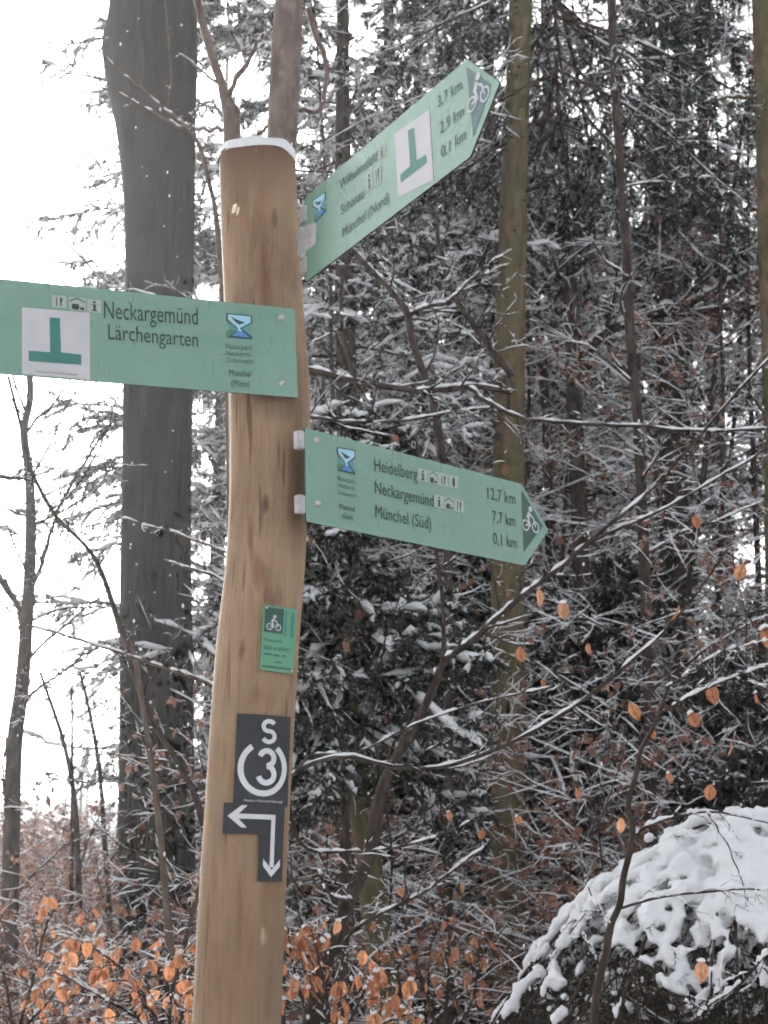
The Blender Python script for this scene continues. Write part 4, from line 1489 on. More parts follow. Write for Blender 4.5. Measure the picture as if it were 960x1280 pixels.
# --- trunks on the right
px_tree('young_beech', 'bent dark trunk with a long snowy limb reaching up to the right edge', 'tree', 13.5, [
    ('trunk', [(728, 1180), (728, 900), (726, 700), (720, 560), (717, 440), (712, 360), (704, 310), (694, 285), (672, 275), (640, 250)], 24, 13, 6, 1.0, 0),
    ('branch', [(722, 470), (735, 440), (755, 415), (790, 400), (840, 385), (890, 365), (930, 345), (980, 325)], 15, 8, 16, 0.8, 0),
    ('branch', [(725, 480), (740, 452), (752, 432)], 9, 5, 3, 0.5, 0.2),
    ('branch', [(717, 330), (690, 380), (672, 392)], 6, 3, 4, 0.5, 0.2)], 'bark_brown', 51, snow_t=0.016, thr=0.22)
px_tree('young_beech', 'thin dark trunk between the olive spruce and the bent dark trunk', 'tree', 14.5, [
    ('trunk', [(694, 1150), (690, 800), (686, 600), (678, 450), (668, 370), (660, 300), (655, 200)], 15, 8, 12, 1.0, 0)], 'bark_brown', 52, snow_t=0.014, thr=0.25)
px_tree('pole_tree', 'slender straight grey-brown pole tree in the right third of the picture', 'tree', 10.5, [
    ('trunk', [(815, 1200), (812, 900), (808, 780), (803, 650), (797, 520), (788, 420), (782, 300), (775, 200), (768, 90), (764, 0), (758, -300)], 16, 9, 16, 0.9, 0)], 'bark_brown', 53, snow_t=0.010, thr=0.3)
px_tree('spruce_tree', 'dark trunk cut by the upper right edge of the picture', 'tree', 11.0, [
    ('trunk', [(975, 1200), (972, 800), (968, 500), (961, 300), (957, 120), (952, 0), (945, -300)], 30, 24, 4, 0.6, 0),
    ('branch', [(955, 122), (930, 121), (905, 121), (888, 122)], 5, 3.5, 3, 0.3, 0)], 'bark_olive', 54, snow_t=0.008)
px_tree('larch_tree', 'dark distant trunk hung with rusty leaves, between pole tree and right edge', 'tree', 17.0, [
    ('trunk', [(866, 1180), (864, 900), (862, 700), (858, 500), (856, 350), (852, 150), (848, -100)], 24, 15, 30, 1.2, 0)], 'bark_brown', 55, snow_t=0.012, thr=0.3)
px_tree('spruce_tree', 'leaning olive trunk low behind the orange leaves right of the post', 'tree', 8.5, [
    ('trunk', [(488, 1300), (480, 1230), (470, 1150), (457, 1050), (447, 980), (437, 900), (423, 800), (400, 650), (365, 500), (340, 400), (330, 310)], 38, 22, 8, 0.7, 0)], 'bark_olive', 56, snow_t=0.009)
px_tree('spruce_tree', 'dark vertical trunk behind the lower right board, left of the olive spruce', 'tree', 15.0, [
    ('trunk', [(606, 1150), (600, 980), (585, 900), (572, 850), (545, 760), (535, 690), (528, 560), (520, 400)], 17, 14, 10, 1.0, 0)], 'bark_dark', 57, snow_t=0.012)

# --- near beech with long limbs across the right half
leafy = []
t1, kp = px_tree('beech_tree', 'dark leaning beech with long snow-lined limbs reaching across the right half', 'tree', 6.5, [
    ('trunk', [(385, 1300), (402, 1215), (430, 1140), (462, 1065), (470, 1020), (482, 975), (505, 930), (530, 885), (548, 845), (555, 825)], 24, 9, 0, 0.3, 0),
    ('branch', [(555, 826), (590, 800), (625, 770), (660, 740), (705, 705), (755, 660), (800, 625), (860, 560), (930, 480), (990, 420)], 9, 3, 16, 0.3, 0),
    ('branch', [(690, 715), (735, 680), (790, 655), (850, 625), (920, 585), (990, 540)], 5, 2, 12, 0.28, 0.08),
    ('branch', [(553, 832), (555, 790), (552, 740), (546, 690), (530, 620), (520, 540)], 7, 3.5, 8, 0.25, 0.1),
    ('branch', [(408, 1205), (440, 1165), (480, 1140), (530, 1115), (570, 1085), (610, 1055)], 6, 2, 8, 0.25, -0.05),
    ('branch', [(440, 1125), (415, 1120), (400, 1090), (408, 1115)], 5, 2.5, 3, 0.15, -0.05)], 'bark_brown', 61, snow_t=0.0042, thr=0.36)
t1b, kp = px_tree('beech_sapling', 'long bare sapling arching from the post foot up to the right with orange leaves', 'sapling', 5.6, [
    ('trunk', [(330, 1500), (345, 1200), (352, 1000), (372, 962)], 11, 6, 0, 0.3, 0),
    ('branch', [(372, 962), (430, 946), (500, 962), (560, 960), (640, 930), (700, 895), (740, 868), (790, 826), (830, 790), (868, 745), (905, 690)], 6, 3, 14, 0.28, 0),
    ('branch', [(372, 962), (392, 945), (450, 940), (520, 905), (600, 880), (690, 860)], 4, 2, 10, 0.25, 0.15),
    ('branch', [(360, 1000), (380, 1058), (440, 1064), (500, 1058), (560, 1040), (610, 1015)], 4.5, 2, 8, 0.22, 0.1)], 'bark_brown', 62, snow_t=0.0038, thr=0.4)
px_tree('beech_sapling', 'upright snow-dusted sapling rising in front of the snowy fir', 'sapling', 4.2, [
    ('trunk', [(735, 1400), (742, 1280), (749, 1225), (758, 1190), (763, 1158), (775, 1130), (779, 1098), (788, 1062), (791, 1030), (785, 1005), (797, 962), (801, 938), (819, 905), (828, 880), (836, 855), (835, 840)], 11.5, 4.5, 0, 0.3, 0),
    ('branch', [(790, 1047), (815, 1030), (850, 1020), (885, 1014), (930, 1020), (980, 1032)], 4, 2.2, 5, 0.14, 0),
    ('branch', [(884, 1014), (905, 1045), (925, 1085), (935, 1125)], 2.2, 1.2, 4, 0.1, 0),
    ('branch', [(778, 1135), (820, 1122), (880, 1115), (930, 1112), (985, 1120)], 3.6, 1.8, 6, 0.14, -0.05),
    ('branch', [(762, 1155), (745, 1130), (732, 1100)], 2.5, 1.2, 2, 0.1, 0),
    ('branch', [(748, 1205), (738, 1185), (728, 1165)], 2.2, 1.2, 1, 0.1, 0),
    ('branch', [(832, 860), (850, 850), (868, 836), (905, 815), (960, 800)], 3, 1.6, 4, 0.12, 0),
    ('branch', [(822, 893), (870, 868), (930, 845), (985, 828)], 3.6, 2, 5, 0.14, 0)], 'bark_brown', 63, snow_t=0.0045, thr=0.36)
px_tree('beech_sapling', 'bare twig fork in the lower right corner with one orange leaf', 'sapling', 4.0, [
    ('trunk', [(985, 1420), (975, 1240), (955, 1210)], 6, 4, 0, 0.2, 0),
    ('branch', [(985, 1180), (955, 1195), (925, 1230), (895, 1255), (870, 1278)], 4, 2.4, 4, 0.12, 0)], 'bark_brown', 64, snow_t=0.005, thr=0.3)
px_tree('beech_sapling', 'long horizontal dark branch crossing behind the signs in the middle of the picture', 'sapling', 7.5, [
    ('trunk', [(350, 1300), (350, 900), (355, 600), (365, 470)], 14, 8, 0, 0.4, 0),
    ('branch', [(360, 463), (395, 461), (440, 472), (500, 484), (540, 486), (600, 482), (640, 490)], 9, 7, 10, 0.4, 0),
    ('branch', [(585, 484), (605, 500), (650, 522), (720, 528), (800, 530), (880, 538), (990, 530)], 6, 3, 14, 0.4, 0),
    ('branch', [(365, 520), (400, 526), (450, 532), (500, 530), (560, 520), (620, 512)], 5, 3, 8, 0.35, 0.1),
    ('branch', [(365, 300), (400, 275), (440, 240), (480, 205), (530, 170)], 5, 3, 8, 0.4, 0.1)], 'bark_brown', 65, snow_t=0.0048, thr=0.3)
px_tree('beech_tree', 'crooked dark beech with crossing limbs seen between the upper and lower boards', 'tree', 9.5, [
    ('trunk', [(560, 1150), (560, 700), (545, 520), (530, 470), (517, 430), (508, 390), (490, 365), (466, 340), (430, 300), (400, 250)], 12, 8, 9, 0.7, 0),
    ('branch', [(508, 395), (530, 385), (560, 375), (590, 350), (620, 340)], 6, 3, 8, 0.5, 0),
    ('branch', [(640, 470), (615, 440), (585, 400), (566, 370), (550, 320), (545, 270)], 9, 6, 9, 0.5, 0.2),
    ('branch', [(428, 340), (426, 390), (432, 430), (442, 470), (450, 510), (460, 560)], 6, 6, 6, 0.4, 0.2)], 'bark_brown', 66, snow_t=0.009, thr=0.25)

# ------------------------------------------------------------------ snow-laden young fir, lower right
t = thing('snowy_fir', 'young fir bowed under thick snow in the lower right corner', 'fir tree', (*at(900, 1280, 5.3)[:2], 0.0))
g = np.random.default_rng(71)
apex = at(935, 1000, 5.5) - np.array([0, 0, 0.06])
base = np.array([apex[0] + 0.05, apex[1] + 0.1, 0.0])
t.location = Vector(base)
tb, nbuf, sbuf = Buf(), Buf(), Buf()
C = np.linspace(base - np.array([0, 0, 0.1]), apex, 12)
tubes(tb, C[None], np.linspace(0.045, 0.008, 12)[None], 10)
nbg = 54
az = np.linspace(0, 2 * math.pi, nbg, endpoint=False) + g.normal(0, 0.12, nbg)
zt = apex[2] - 0.02 - 0.75 * g.random(nbg) ** 1.4
Lb = (0.98 + 0.9 * (apex[2] - zt)) * g.uniform(0.85, 1.15, nbg)
P0 = np.stack([np.full(nbg, apex[0]), np.full(nbg, apex[1]), zt], -1)
D0 = np.stack([np.cos(az), np.sin(az), np.full(nbg, 0.26)], -1)
Pb, Db, Rb = grow(g, P0, D0, Lb, np.full(nbg, 0.009), 14, 0.05, -0.09)
rad2 = (Pb[..., 0] - apex[0]) ** 2 + (Pb[..., 1] - apex[1]) ** 2
Pb[..., 2] = np.minimum(Pb[..., 2], apex[2] + 0.01 - 0.86 * rad2 - 0.05 * g.random((nbg, 1)))
tubes(nbuf, Pb, Rb, 5, 1)
p, d, l1, r1 = sprout(g, Pb, Rb, Lb, 16, (40, 62), 0.34, 0.5, 0.12, 0.3, 0.002)
d[:, 2] -= 0.15
P1, D1, R1 = grow(g, p, d, np.clip(l1, 0.1, 0.5), r1, 6, 0.06, -0.12)


def under_dome(Q, pad):
    r2_ = (Q[..., 0] - apex[0]) ** 2 + (Q[..., 1] - apex[1]) ** 2
    Q[..., 2] = np.minimum(Q[..., 2], apex[2] + pad * g.uniform(-2.6, 1.6, (Q.shape[0], 1)) - 0.86 * r2_)


under_dome(P1, 0.022)
tubes(nbuf, P1, R1, 4, 1)
p, d, l2, r2 = sprout(g, P1, R1, np.clip(l1, 0.1, 0.5), 6, (35, 60), 0.42, 0.5, 0.15, 0.4, 0.0015)
P2, D2, R2 = grow(g, p, d, np.clip(l2, 0.05, 0.2), r2, 4, 0.06, -0.12)
under_dome(P2, 0.026)
tubes(nbuf, P2, R2, 3, 1)
for PX, per, ln in ((P1, 34, 0.026), (P2, 22, 0.022), (Pb, 50, 0.024)):
    B, nn = PX.shape[:2]
    tt = (np.arange(per)[None] + g.random((B, per))) / per * (nn - 1.001)
    i = tt.astype(int)
    fr = (tt - i)[..., None]
    bi = np.arange(B)[:, None]
    pp_ = PX[bi, i] * (1 - fr) + PX[bi, i + 1] * fr
    dd = norm(PX[bi, i + 1] - PX[bi, i])
    rv = g.normal(0, 1, (B, per, 3)) * np.array([1, 1, 0.5])
    rv = norm(rv - dd * np.sum(rv * dd, -1, keepdims=True))
    s = ln * g.uniform(0.7, 1.2, (B, per, 1))
    tip = pp_ + dd * s * 0.5 + rv * s * 0.85
    wd = norm(np.cross(dd, rv)) * s * 0.07
    v = np.stack([pp_ - wd, pp_ + wd, tip], 2).reshape(-1, 3)
    nbuf.add(v, None, np.arange(len(v)).reshape(-1, 3), 0)
# snow: fat ridges along boughs and side twigs, fused and lumpy
raw = Buf()
up_fac = np.clip((Pb[:, :, 2] - (apex[2] - 0.85)) / 0.5, 0.0, 1)


def ridge(PX, thick, thr):
    Q = PX
    for _ in range(2):
        Q = upsample(Q)
    sh = Q.shape[:2]
    nz = g.random(sh)
    nz = 0.4 * nz + 0.3 * np.roll(nz, 1, 1) + 0.3 * np.roll(nz, -1, 1)
    hh = np.clip((Q[..., 2] - (apex[2] - 0.60) + 0.10 * g.normal(0, 1, (sh[0], 1))) / 0.36, 0, 1)
    sr = thick * np.clip((nz - thr + 0.42 * (hh - 0.6)) * 6, 0, 1) * (0.6 + 0.8 * g.random(sh)) * (0.45 + 0.55 * hh)
    Q = Q.copy()
    Q[..., 2] += 0.55 * sr + 0.004
    Q += g.normal(0, 1, Q.shape) * (0.2 * sr)[..., None]
    tubes(raw, Q, np.maximum(sr, 1e-6), 6)


ridge(Pb, 0.025, 0.43)
ridge(P1, 0.0205, 0.45)
ridge(P2, 0.0165, 0.47)
tmp = bpy.data.objects.new('tmp_snow', raw.mesh('tmp_snow', M['snow']))
COL.objects.link(tmp)
md = tmp.modifiers.new('r', 'REMESH')
md.mode = 'VOXEL'
md.voxel_size = 0.0105
md2 = tmp.modifiers.new('s', 'SMOOTH')
md2.iterations = 1
md2.factor = 0.5
tx = bpy.data.textures.new('snow_lumps', 'CLOUDS')
tx.noise_scale = 0.02
tx.noise_depth = 3
md3 = tmp.modifiers.new('d', 'DISPLACE')
md3.texture = tx
md3.strength = 0.016
md3.mid_level = 0.5
md3.texture_coords = 'GLOBAL'
dg = bpy.context.evaluated_depsgraph_get()
sm = bpy.data.meshes.new_from_object(tmp.evaluated_get(dg))
_tm = tmp.data
bpy.data.objects.remove(tmp)
bpy.data.meshes.remove(_tm)
sm.name = 'snow'
sm.transform(Matrix.Translation(-Vector(base)))
sm.polygons.foreach_set('use_smooth', np.full(len(sm.polygons), True))
if not sm.materials:
    sm.materials.append(M['snow'])
part('trunk', tb, M['bark_brown'], t)
part('crown', nbuf, [M['needle'], M['twig']], t, smooth=False)
link('snow', sm, t, kind='stuff')


# ------------------------------------------------------------------ beech leaves, each one a part of its shrub
def leaf_mesh(name, g, L=0.07, W=0.046, curl=0.25, snow=False):
    """oval beech leaf hanging from its stalk at the origin down -z, folded along the midrib"""
    b = Buf()
    prof = [0.0, 0.55, 0.9, 1.0, 0.85, 0.5, 0.0]
    n = len(prof)
    vs = []
    for i, w in enumerate(prof):
        t = i / (n - 1)
        z = -L * t
        yb = curl * L * t * t * 0.6
        ww = W / 2 * w * (1 + 0.06 * g.normal())
        vs += [(-ww, yb - abs(ww) * 0.35 + g.normal(0, 0.0012), z), (0, yb, z), (ww, yb - abs(ww) * 0.35 + g.normal(0, 0.0012), z)]
    q = []
    for i in range(n - 1):
        for k in range(2):
            q.append((i * 3 + k, i * 3 + k + 1, i * 3 + k + 4, i * 3 + k + 3))
    b.add(vs, q)
    # stalk
    tubes(b, np.array([[(0, 0, 0.012), (0, 0, 0.004), (0, 0, -0.004)]]), np.array([[0.0008, 0.001, 0.001]]), 3, 1)
    if snow:
        # little cushion of snow on the shoulder
        nn = 8
        rr = W * 0.3
        v = [(0.002, -0.004, 0.005)]
        for ring_, (fr, hh) in enumerate(((0.6, 0.003), (1.05, -0.003), (0.85, -0.009))):
            for j in range(nn):
                an = 6.2832 * j / nn
                v.append((rr * fr * math.cos(an) * g.uniform(0.85, 1.15), -0.004 + rr * 0.7 * fr * math.sin(an), hh + g.normal(0, 0.001)))
        tr = [(0, 1 + j, 1 + (j + 1) % nn) for j in range(nn)]
        qq = []
        for r_ in range(2):
            for j in range(nn):
                qq.append((1 + r_ * nn + j, 1 + (r_ + 1) * nn + j, 1 + (r_ + 1) * nn + (j + 1) % nn, 1 + r_ * nn + (j + 1) % nn))
        b.add(v, qq, tr, 2)
    return b.mesh(name, [M['leaf'], M['twig'], M['snow']])


g = np.random.default_rng(81)
LEAVES = [leaf_mesh('leaf', g, 0.072, 0.047, 0.2), leaf_mesh('leaf', g, 0.066, 0.040, 0.5), leaf_mesh('leaf', g, 0.075, 0.044, -0.3), leaf_mesh('leaf', g, 0.06, 0.030, 0.6)]
LEAVES_S = [leaf_mesh('leaf', g, 0.072, 0.046, 0.2, True), leaf_mesh('leaf', g, 0.066, 0.042, 0.4, True), leaf_mesh('leaf', g, 0.07, 0.05, -0.2, True)]


def put_leaf(parent, p, g, sc=1.0, snowy=False, rz=None, tilt=0.35):
    ms = LEAVES_S if snowy else LEAVES
    o = link('leaf', ms[g.integers(len(ms))], parent)
    o.location = Vector(p) - parent.location
    o.rotation_euler = (g.normal(0, tilt), g.normal(0, tilt), g.uniform(0, 6.28) if rz is None else rz)
    s = sc * g.uniform(0.85, 1.15)
    o.scale = (s, s, s)
    return o


# single leaves left on the near branches
g = np.random.default_rng(82)
for (px, py, Y, s) in ((672, 731, 5.6, 1.0), (704, 747, 5.6, 0.95), (848, 751, 5.4, 1.1), (955, 779, 4.6, 1.15), (786, 873, 5.6, 0.95), (913, 918, 4.8, 1.1),
                       (650, 803, 5.7, 0.85), (888, 850, 5.2, 0.9), (862, 885, 5.3, 0.85), (760, 850, 5.8, 0.5), (604, 1032, 5.6, 0.6), (645, 1015, 5.6, 0.55),
                       (677, 844, 5.8, 0.5), (888, 975, 4.6, 0.75), (812, 905, 5.4, 0.6), (735, 800, 5.6, 0.55), (930, 700, 5.2, 0.8), (945, 860, 5.0, 0.7), (868, 640, 5.4, 0.7), (720, 980, 5.6, 0.6), (835, 960, 5.3, 0.7), (560, 1010, 5.6, 0.6)):
    allp = np.concatenate(kp)
    lp = at(px, py, Y)
    vv = allp - EYE
    dd_ = vv @ FWD
    qx, qy = 480 + FPX * (vv @ RGT) / dd_, 640 - FPX * (vv @ UPV) / dd_
    nn_ = np.argmin((qx - px) ** 2 + 1.5 * (qy - py + 12) ** 2)
    lp = at(px, py, allp[nn_][1] - 0.02)
    put_leaf(t1b, lp - np.array([0, 0, 0.012]), g, s * 1.0 * lp[1] / Y, g.random() < 0.25, g.normal(0, 0.6), 0.25)
    mid = (lp + allp[nn_]) / 2 + np.array([0, 0, 0.03 + 0.1 * np.linalg.norm(lp - allp[nn_])])
    tb2 = Buf()
    tubes(tb2, catmull(np.array([allp[nn_], mid, lp]), 9)[None], np.linspace(0.0016, 0.0009, 9)[None], 4)
    part('leaf_twig', tb2, M['twig'], t1b)
fir_sap = [o for o in bpy.data.objects if o.get('label', '').startswith('upright snow-dusted')][0]
put_leaf(fir_sap, at(776, 1021, 4.2), g, 0.72, False, 0.1, 0.1)
cor = [o for o in bpy.data.objects if o.get('label', '').startswith('bare twig fork')][0]
put_leaf(cor, at(876, 1199, 4.0), g, 0.78, True, 0.1, 0.05)


def leaf_shrub(label, Y, stems, nleaf, seed, box, snowy=0.45, size=1.0):
    """beech shrub with retained leaves; leaves hang on its twigs inside the picture box"""
    t, keep = px_tree('beech_shrub', label, 'shrub', Y, stems, 'bark_brown', seed, 'beech shrubs with orange leaves', snow_t=0.0045)
    g = np.random.default_rng(seed + 500)
    pts = np.concatenate([k[1:] for k in keep])
    v = pts - EYE
    d = v @ FWD
    px = 480 + FPX * (v @ RGT) / d
    py = 640 - FPX * (v @ UPV) / d
    ok = (px > box[0]) & (px < box[2]) & (py > box[1]) & (py < box[3])
    c = pts[ok]
    if len(c) == 0:
        return t
    for i in range(nleaf):
        put_leaf(t, c[g.integers(len(c))] + g.normal(0, 0.012, 3) - np.array([0, 0, 0.01]), g, size, g.random() < snowy)
    return t


leaf_shrub('orange-leaved beech shrub at the lower left, beside the foot of the post', 5.2, [
    ('trunk', [(205, 1420), (210, 1330), (215, 1290)], 14, 10, 0, 0.3, 0),
    ('branch', [(212, 1330), (185, 1250), (150, 1205), (120, 1185)], 6, 2, 12, 0.22, 0),
    ('branch', [(212, 1300), (215, 1240), (228, 1190), (236, 1160)], 6, 2, 12, 0.22, 0),
    ('branch', [(212, 1310), (160, 1265), (110, 1235), (70, 1215)], 5, 2, 12, 0.22, 0),
    ('branch', [(212, 1320), (235, 1262), (258, 1230)], 5, 2, 10, 0.2, -0.1)], 80, 91, (60, 1165, 270, 1300), 0.32, 0.8)
leaf_shrub('orange-leaved beech shrub low right of the post, snow on its leaves', 5.4, [
    ('trunk', [(415, 1420), (405, 1330), (400, 1300)], 14, 10, 0, 0.3, 0),
    ('branch', [(404, 1330), (380, 1260), (365, 1205), (358, 1160)], 6, 2, 12, 0.22, 0),
    ('branch', [(404, 1330), (410, 1260), (400, 1205), (390, 1160)], 6, 2, 14, 0.22, 0),
    ('branch', [(404, 1330), (440, 1270), (460, 1230), (485, 1210)], 5, 2, 12, 0.22, 0),
    ('branch', [(404, 1330), (460, 1290), (500, 1270), (530, 1262)], 5, 2, 10, 0.2, -0.1)], 105, 92, (340, 1135, 530, 1310), 0.4, 0.8)
leaf_shrub('rusty-leaved beech shrub in the shade left of the snowy fir', 7.6, [
    ('trunk', [(560, 1420), (550, 1300)], 12, 9, 0, 0.3, 0),
    ('branch', [(552, 1310), (530, 1230), (510, 1170), (500, 1110)], 5, 2, 14, 0.35, 0),
    ('branch', [(552, 1310), (560, 1230), (560, 1160), (545, 1100)], 5, 2, 14, 0.35, 0),
    ('branch', [(552, 1310), (590, 1250), (600, 1180)], 5, 2, 12, 0.35, 0),
    ('branch', [(552, 1310), (510, 1260), (470, 1200)], 5, 2, 12, 0.35, 0)], 85, 93, (470, 1090, 625, 1290), 0.15, 0.8)
leaf_shrub('faded pink-brown leaved beech shrub at the left edge of the picture', 7.0, [
    ('trunk', [(20, 1420), (18, 1300)], 12, 9, 0, 0.3, 0),
    ('branch', [(18, 1300), (10, 1230), (-5, 1180)], 5, 2, 12, 0.3, 0),
    ('branch', [(18, 1300), (40, 1230), (60, 1160), (80, 1120)], 5, 2, 14, 0.35, 0),
    ('branch', [(18, 1300), (60, 1250), (110, 1200), (150, 1180)], 5, 2, 12, 0.3, 0)], 60, 94, (-20, 1120, 170, 1300), 0.35, 0.8)

# ------------------------------------------------------------------ conifers and beeches behind, one object each
g = np.random.default_rng(101)
CON = [conifer_meshes(201, H=14, base_frac=0.08, spread=2.5, nb=90, droop=0.5, snow_amt=1.15, dense=1.0),
       conifer_meshes(202, H=13, base_frac=0.10, spread=2.2, nb=80, droop=0.6, snow_amt=0.9, dense=1.0, needle='needle_blue'),
       conifer_meshes(203, H=4.2, base_frac=0.06, spread=1.3, nb=60, droop=0.5, snow_amt=0.5, dense=1.1)]
CON.append(conifer_meshes(204, H=17, base_frac=0.2, spread=1.75, nb=105, droop=0.45, snow_amt=0.85, dense=1.0))
place_tree('spruce_tree', 'snowy spruce behind the massive dark trunk, boughs showing against the white sky', 'tree', CON[3], at(172, 900, 16.0)[0], 16.0, 1.0, 1.0)
XS = lambda px, Y: (px - 480) / FPX * Y * 1.03
CON_DARK = conifer_meshes(206, H=15.5, base_frac=0.48, spread=1.9, nb=64, droop=0.95, snow_amt=0.35, dense=1.0, needle='needle_blue', needle_len=0.058)
place_tree('spruce_tree', 'spruce with dark drooping boughs hanging in at the top right', 'tree', CON_DARK, XS(840, 13.8), 13.8, 0.4, 1.0)
spots = [(430, 12.5, 0, 0.95), (520, 16.0, 1, 1.05), (345, 18.0, 0, 1.1), (580, 21.0, 1, 1.25), (700, 18.0, 0, 1.15), (790, 20.0, 1, 1.15), (905, 18.0, 0, 1.1), (1010, 14.0, 1, 1.0), (270, 22.0, 1, 1.15), (480, 19.0, 0, 1.3), (625, 16.5, 1, 1.2)]
labs = ['snow-laden spruce just behind the upper right board', 'snowy spruce seen between the two right-hand boards', 'snowy spruce behind the post, right of the big trunk', 'tall snowy spruce directly left of the olive trunk',
        'tall snowy spruce directly right of the olive trunk', 'snowy spruce behind the slender pole tree', 'snowy spruce right of the slender pole tree', 'spruce at the right edge behind the cut-off trunk', 'distant snowy spruce showing right beside the massive dark trunk', 'tall snowy spruce towering behind the topmost board', 'dark snowy spruce hidden behind the olive trunk']
for i, (px, Y, k, s) in enumerate(spots):
    place_tree('spruce_tree', labs[i], 'tree', CON[k], XS(px, Y), Y, i * 1.7, s, 'snowy spruces behind the signpost')
CON.append(conifer_meshes(205, H=3.9, base_frac=0.6, spread=1.0, nb=46, droop=0.7, snow_amt=1.0, dense=1.2))
place_tree('young_fir', 'dark young fir with snowy drooping tips right behind the post, below the lower board', 'fir tree', CON[4], XS(432, 8.0), 8.0, 0.7, 1.0, 'dark young firs')
for px, Y, s, lab in ((545, 13.2, 0.9, 'dark young fir in the shade left of the olive spruce trunk'),
                      (700, 13.4, 0.9, 'dark young fir in the shade right of the olive spruce trunk'),
                      (900, 9.5, 0.68, 'dark young fir behind the snow-bowed fir at the right'),
                      (790, 12.5, 0.95, 'taller dark young fir behind the slender pole tree'),
                      (610, 14.0, 1.05, 'taller dark young fir right behind the olive spruce trunk'),
                      (480, 14.5, 1.1, 'taller dark young fir between the post and the leaning dark beech')):
    place_tree('young_fir', lab, 'fir tree', CON[2], XS(px, Y), Y, px * 0.1, s, 'dark young firs')

FINE = [dict(n=13, wig=0.10, trop=-0.012), dict(m=10, n=8, wig=0.15, trop=-0.01, ratio=0.36, k=3, st=0.8, rr=0.42, flat=0.3, ang=(30, 60)), dict(m=5, n=6, wig=0.18, trop=-0.01, ratio=0.45, k=3, up=0, st=0.62, rr=0.5, flat=0.35, rmin=0.0011)]
BEE = [bare_meshes(301, H=11, r0=0.042, nbr=33, first=0.12, blen=0.26, snow_t=0.0060, thr=0.25, levels=FINE),
       bare_meshes(302, H=9, r0=0.04, nbr=34, first=0.1, blen=0.27, snow_t=0.0055, thr=0.3, leaf=3000, levels=FINE),
       bare_meshes(303, H=10, r0=0.042, nbr=33, first=0.12, blen=0.27, snow_t=0.0062, thr=0.24, levels=FINE)]


# ------------------------------------------------------------------ thicket and far wood: masses nobody could count
def scatter(name, label, meshes, pts, rz, sc, idx, category):
    col = bpy.data.collections.new(name + '_pieces')
    for i, ms in enumerate(meshes):
        b = bmesh.new()
        mats = []
        for me in ms:
            n0 = len(b.faces)
            b.from_mesh(me)
            b.faces.ensure_lookup_table()
            off = len(mats)
            if off:
                for f in b.faces[n0:]:
                    f.material_index += off
            mats += list(me.materials)
        me2 = bpy.data.meshes.new(f'{name}_piece_{i}')
        b.to_mesh(me2)
        b.free()
        for m_ in mats:
            me2.materials.append(m_)
        col.objects.link(bpy.data.objects.new(f'{name}_piece_{i}', me2))
    me = bpy.data.meshes.new(name)
    me.from_pydata([tuple(map(float, p)) for p in pts], [], [])
    for ms in meshes:
        for m_ in ms:
            if m_.users == 0:
                bpy.data.meshes.remove(m_)
    at_r = me.attributes.new('rotz', 'FLOAT', 'POINT')
    at_r.data.foreach_set('value', np.asarray(rz, np.float32))
    at_s = me.attributes.new('scl', 'FLOAT', 'POINT')
    at_s.data.foreach_set('value', np.asarray(sc, np.float32))
    at_i = me.attributes.new('pick', 'INT', 'POINT')
    at_i.data.foreach_set('value', np.asarray(idx, np.int32))
    ng = bpy.data.node_groups.new(name + '_scatter', 'GeometryNodeTree')
    ng.interface.new_socket('Geometry', in_out='INPUT', socket_type='NodeSocketGeometry')
    ng.interface.new_socket('Geometry', in_out='OUTPUT', socket_type='NodeSocketGeometry')
    gi_, go_ = ng.nodes.new('NodeGroupInput'), ng.nodes.new('NodeGroupOutput')
    ci = ng.nodes.new('GeometryNodeCollectionInfo')
    ci.inputs['Collection'].default_value = col
    ci.inputs['Separate Children'].default_value = True
    ci.inputs['Reset Children'].default_value = True
    ip = ng.nodes.new('GeometryNodeInstanceOnPoints')
    ip.inputs['Pick Instance'].default_value = True

    def attr(nm, dt):
        a_ = ng.nodes.new('GeometryNodeInputNamedAttribute')
        a_.data_type = dt
        a_.inputs['Name'].default_value = nm
        return a_.outputs['Attribute']
    cx = ng.nodes.new('ShaderNodeCombineXYZ')
    ng.links.new(attr('rotz', 'FLOAT'), cx.inputs['Z'])
    ng.links.new(gi_.outputs[0], ip.inputs['Points'])
    ng.links.new(ci.outputs[0], ip.inputs['Instance'])
    ng.links.new(attr('pick', 'INT'), ip.inputs['Instance Index'])
    ng.links.new(cx.outputs[0], ip.inputs['Rotation'])
    ng.links.new(attr('scl', 'FLOAT'), ip.inputs['Scale'])
    ng.links.new(ip.outputs[0], go_.inputs[0])
    o = link(name, me, kind='stuff', label=label, category=category)
    o.modifiers.new('scatter', 'NODES').node_group = ng
    return o


